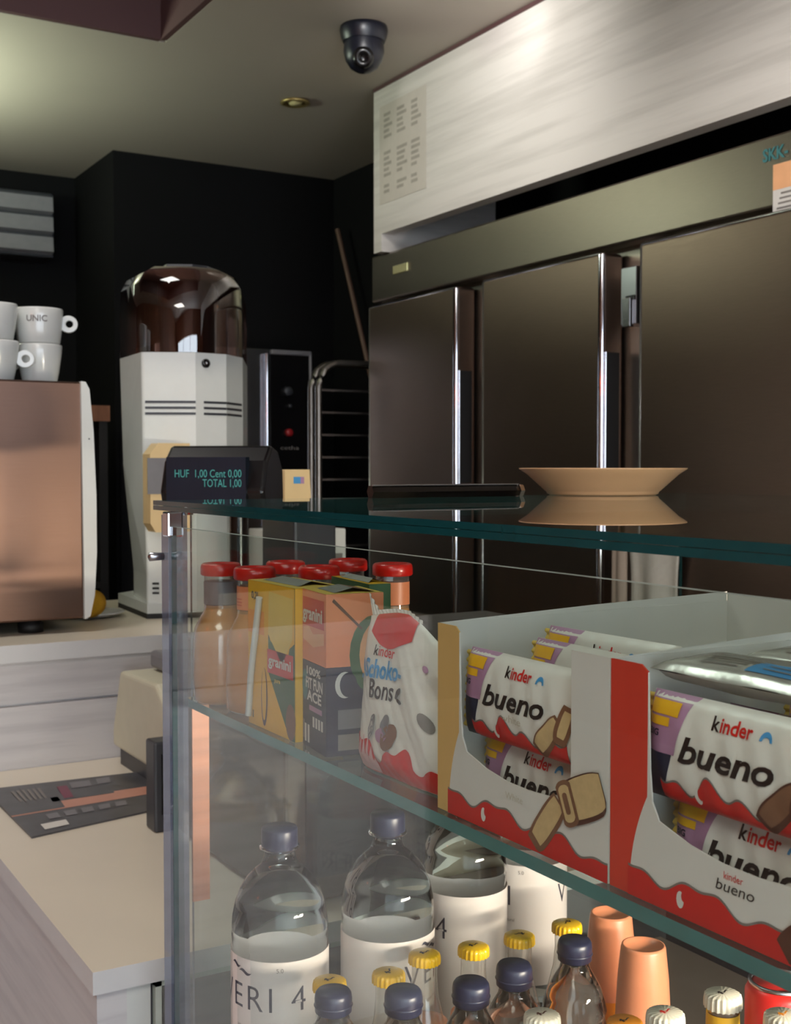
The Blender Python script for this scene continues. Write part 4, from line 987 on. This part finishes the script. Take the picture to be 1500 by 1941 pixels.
def crown(label,loc,capm,fill,name='soda_bottle',cat='soft drink bottle',group=None,h=.19,lab=None,ink='ink',level=.118):
    t=thing(name,label,cat,loc,0,group)
    k=h/.19
    b=MB(); b.lathe([(.001,.001),(.024,0),(.027,.004),(.0275,.05*k),(.0275,.085*k),(.025,.105*k),(.019,.125*k),(.0142,.145*k),(.0125,.165*k),(.0128,.180*k)],'glassbottle',n=36); b.build('glass',t)
    b=MB(); top=level
    full=[(.0235,.003),(.0262,.008),(.0265,.085),(.0240,.104),(.0180,.122),(.0132,.146),(.0120,.165)]
    lim=.166 if fill=='yellow' else top
    prof=[(.001,.003)]+[(r_,z_*k) for r_,z_ in full if z_<=lim]
    prof+=[(prof[-1][0] if lim<.1 else prof[-1][0]*.96,lim*k+.003),(.001,lim*k+.003)]
    b.lathe(prof,fill,n=36); b.build('drink',t)
    b=MB(); n=84; rings=[]
    for rr,z in ((.0155,.1795),(.0156,.182),(.0154,.1855),(.0148,.1882),(.0132,.1893),(.001,.1895)):
        rings.append([Vector(((rr+(.0006*(1 if i%4<2 else -1) if rr>.0143 else 0))*math.cos(2*math.pi*i/n),(rr+(.0006*(1 if i%4<2 else -1) if rr>.0143 else 0))*math.sin(2*math.pi*i/n),z*k)) for i in range(n)])
    b.loft(rings,capm,True)
    b.patch(lambda i,j: Vector((.0055*(i-.5)*2,.001*math.sin(i*9)+.0016*(j-.5),.1901*k)),10,1,ink); b.patch(lambda i,j: Vector((-.004+.0022*i,-.003+.006*j,.1900*k)),2,2,ink)
    b.build('crown_cap',t)
    if lab:
        b=MB(); b.lathe([(.0282,.035*k),(.0282,.082*k)],lab,n=40,cap=False); b.build('label',t)
        b=MB(); b.lathe([(.0150,.140*k),(.0138,.176*k)],lab,n=36,cap=False)
        a_=math.radians(ca); b.patch(lambda i,j: Vector(((.0152-.0004*j)*math.cos(a_-.4+.8*i),(.0152-.0004*j)*math.sin(a_-.4+.8*i),(.147+.010*j)*k)),8,1,ink); b.build('neck_label',t)
    return t
yz=D0+.1897; first=None
names=['first','second','third','fourth','fifth','last']
for k,(px,py) in enumerate(((625,1856),(737,1841),(805,1805),(898,1791),(985,1770),(1075,1748))):
    p=bpos(px,py,yz); 
    l=f'{names[k]} yellow-capped glass bottle from the left in the slanting row'
    if k==0: first=crown(l,p,'ycap','smoothie',level=.06,group='yellow-capped glass bottles')
    elif k in (2,3): crown(l,p,'ycap','smoothie',group='yellow-capped glass bottles')
    else: dup(first,p,.7*k,l,'yellow-capped glass bottles')
def smoothie(label,loc):
    t=thing('smoothie_bottle',label,'smoothie bottle',loc,0,'peach-coloured smoothie bottles')
    b=MB(); b.lathe([(.001,0),(.022,0),(.026,.004),(.0285,.05),(.0280,.11),(.0255,.155),(.0225,.184),(.0215,.187),(.0195,.1872),(.0185,.184),(.001,.183)],'smoothie',n=40); b.build('body',t)
    b=MB(); b.lathe([(.0292,.03),(.0292,.10)],'orange_print',n=40,cap=False); b.build('label',t)
    return t
smz=D0+.187; f0=None
for px,py,l in ((1220,1790,'nearest peach smoothie bottle just under the shelf edge'),(1153,1750,'peach smoothie bottle behind the rightmost navy cap')):
    p=bpos(px,py,smz); print('sm',px,p)
    if px==1153: p=(.857,1.0,D0)
    if f0 is None: f0=smoothie(l,p)
    else: dup(f0,p,0,l,'peach-coloured smoothie bottles')
wz=D0+.225
crown('yellow beer-style bottle with white cap at lower right',bpos(1371,1880,wz),'wcap','yellow',h=.225,lab='yellow',ink='ink')
crown('white-capped bottle left of the yellow one at the bottom edge',bpos(1262,1916,wz),'wcap','juice',h=.225,ink='red')
crown('white-capped bottle at the bottom right corner of the photo',bpos(1486,1920,wz),'wcap','juice',h=.225,ink='orange_print')
crown('small white-capped bottle between the navy caps at the bottom edge',bpos(1028,1920,D0+.2),'wcap','juice',h=.20,ink='choc')
p=bpos(1175,1888,D0+.19); 
crown('slim orange-labelled bottle between peach bottles and bottom edge',(p[0]-.02,p[1]-.03,D0),'orange_print','orange_print',h=.185,lab='orange_print')
p=onZ(1478,1860,D0+.16)
t=thing('snack_can','red and yellow printed can under the shelf at right','can',(p.x,p.y,D0))
b=MB(); b.lathe([(.001,0),(.028,0),(.033,.006),(.033,.150),(.029,.158),(.001,.158)],'red',n=40)
a_=math.radians(ca)
for k,(da,z,w_,h_,m) in enumerate(((-.5,.10,.25,.03,'yellow'),(-.1,.12,.22,.025,'orange_print'),(.3,.105,.25,.03,'yellow'),(-.3,.135,.5,.012,'white_card'),(.1,.08,.2,.02,'green'),(-.7,.13,.2,.018,'white_card'))):
    b.patch(lambda i,j: Vector((.0334*math.cos(a_+da+w_*(i-.5+.4*j)),.0334*math.sin(a_+da+w_*(i-.5+.4*j)),z+h_*(j-.5)*(1-.6*abs(2*i-1)))),8,3,m)
b.build('body',t)
b=MB(); b.lathe([(.0295,.158),(.0300,.161),(.0270,.1615),(.0265,.159)],'alu',n=40,cap=False); b.build('rim',t)
# dark tray behind the bottles at right
# ================================================================ LAMPS OUTSIDE THE VIEW, as fittings
t=thing('tube_fitting','greenish ceiling tube light beyond the left edge of the view','tube light',(.04,4.58,CZ))
b=MB(); b.tube([(.60,4.12,CZ-.075),(-.52,5.03,CZ-.075)],.014,'tube',12); b.build('tube',t,world=True)
b=MB(); b.tube([(.60,4.12,CZ-.02),(-.52,5.03,CZ-.02)],.02,'white_plastic',4,False); b.build('housing',t,world=True)
for q_ in ((.60,4.12),(-.52,5.03)):
    b=MB(); b.box((q_[0]-.012,q_[1]-.012,CZ-.09),(q_[0]+.012,q_[1]+.012,CZ-.02),'white_plastic'); b.build('socket',t,world=True)
t=thing('uplight_fitting','white trough light hung below the ceiling beyond the left edge of the view','uplight',(.10,4.40,2.24))
b=MB(); b.box((-.08,4.36,2.235),(.80,4.46,2.275),'white_plastic'); b.build('trough',t,world=True)
for x_ in (-.04,.74):
    b=MB(); b.tube([(x_,4.36,2.25),(x_,4.36,CZ)],.003,'alu',6); b.build('hanger',t,world=True)
t=thing('pendant_lamp','small orange pendant lamp over the customer side, out of the view','lamp',(-1.2,1.2,1.70))
b=MB(); b.lathe([(.001,0),(.08,.01),(.12,.06),(.08,.095),(.012,.10),(.001,.10)],'orange_lamp',n=28); b.build('shade',t)
b=MB(); b.tube([(0,0,.1),(0,0,CZ-1.70)],.003,'black_matt'); b.build('cord',t)
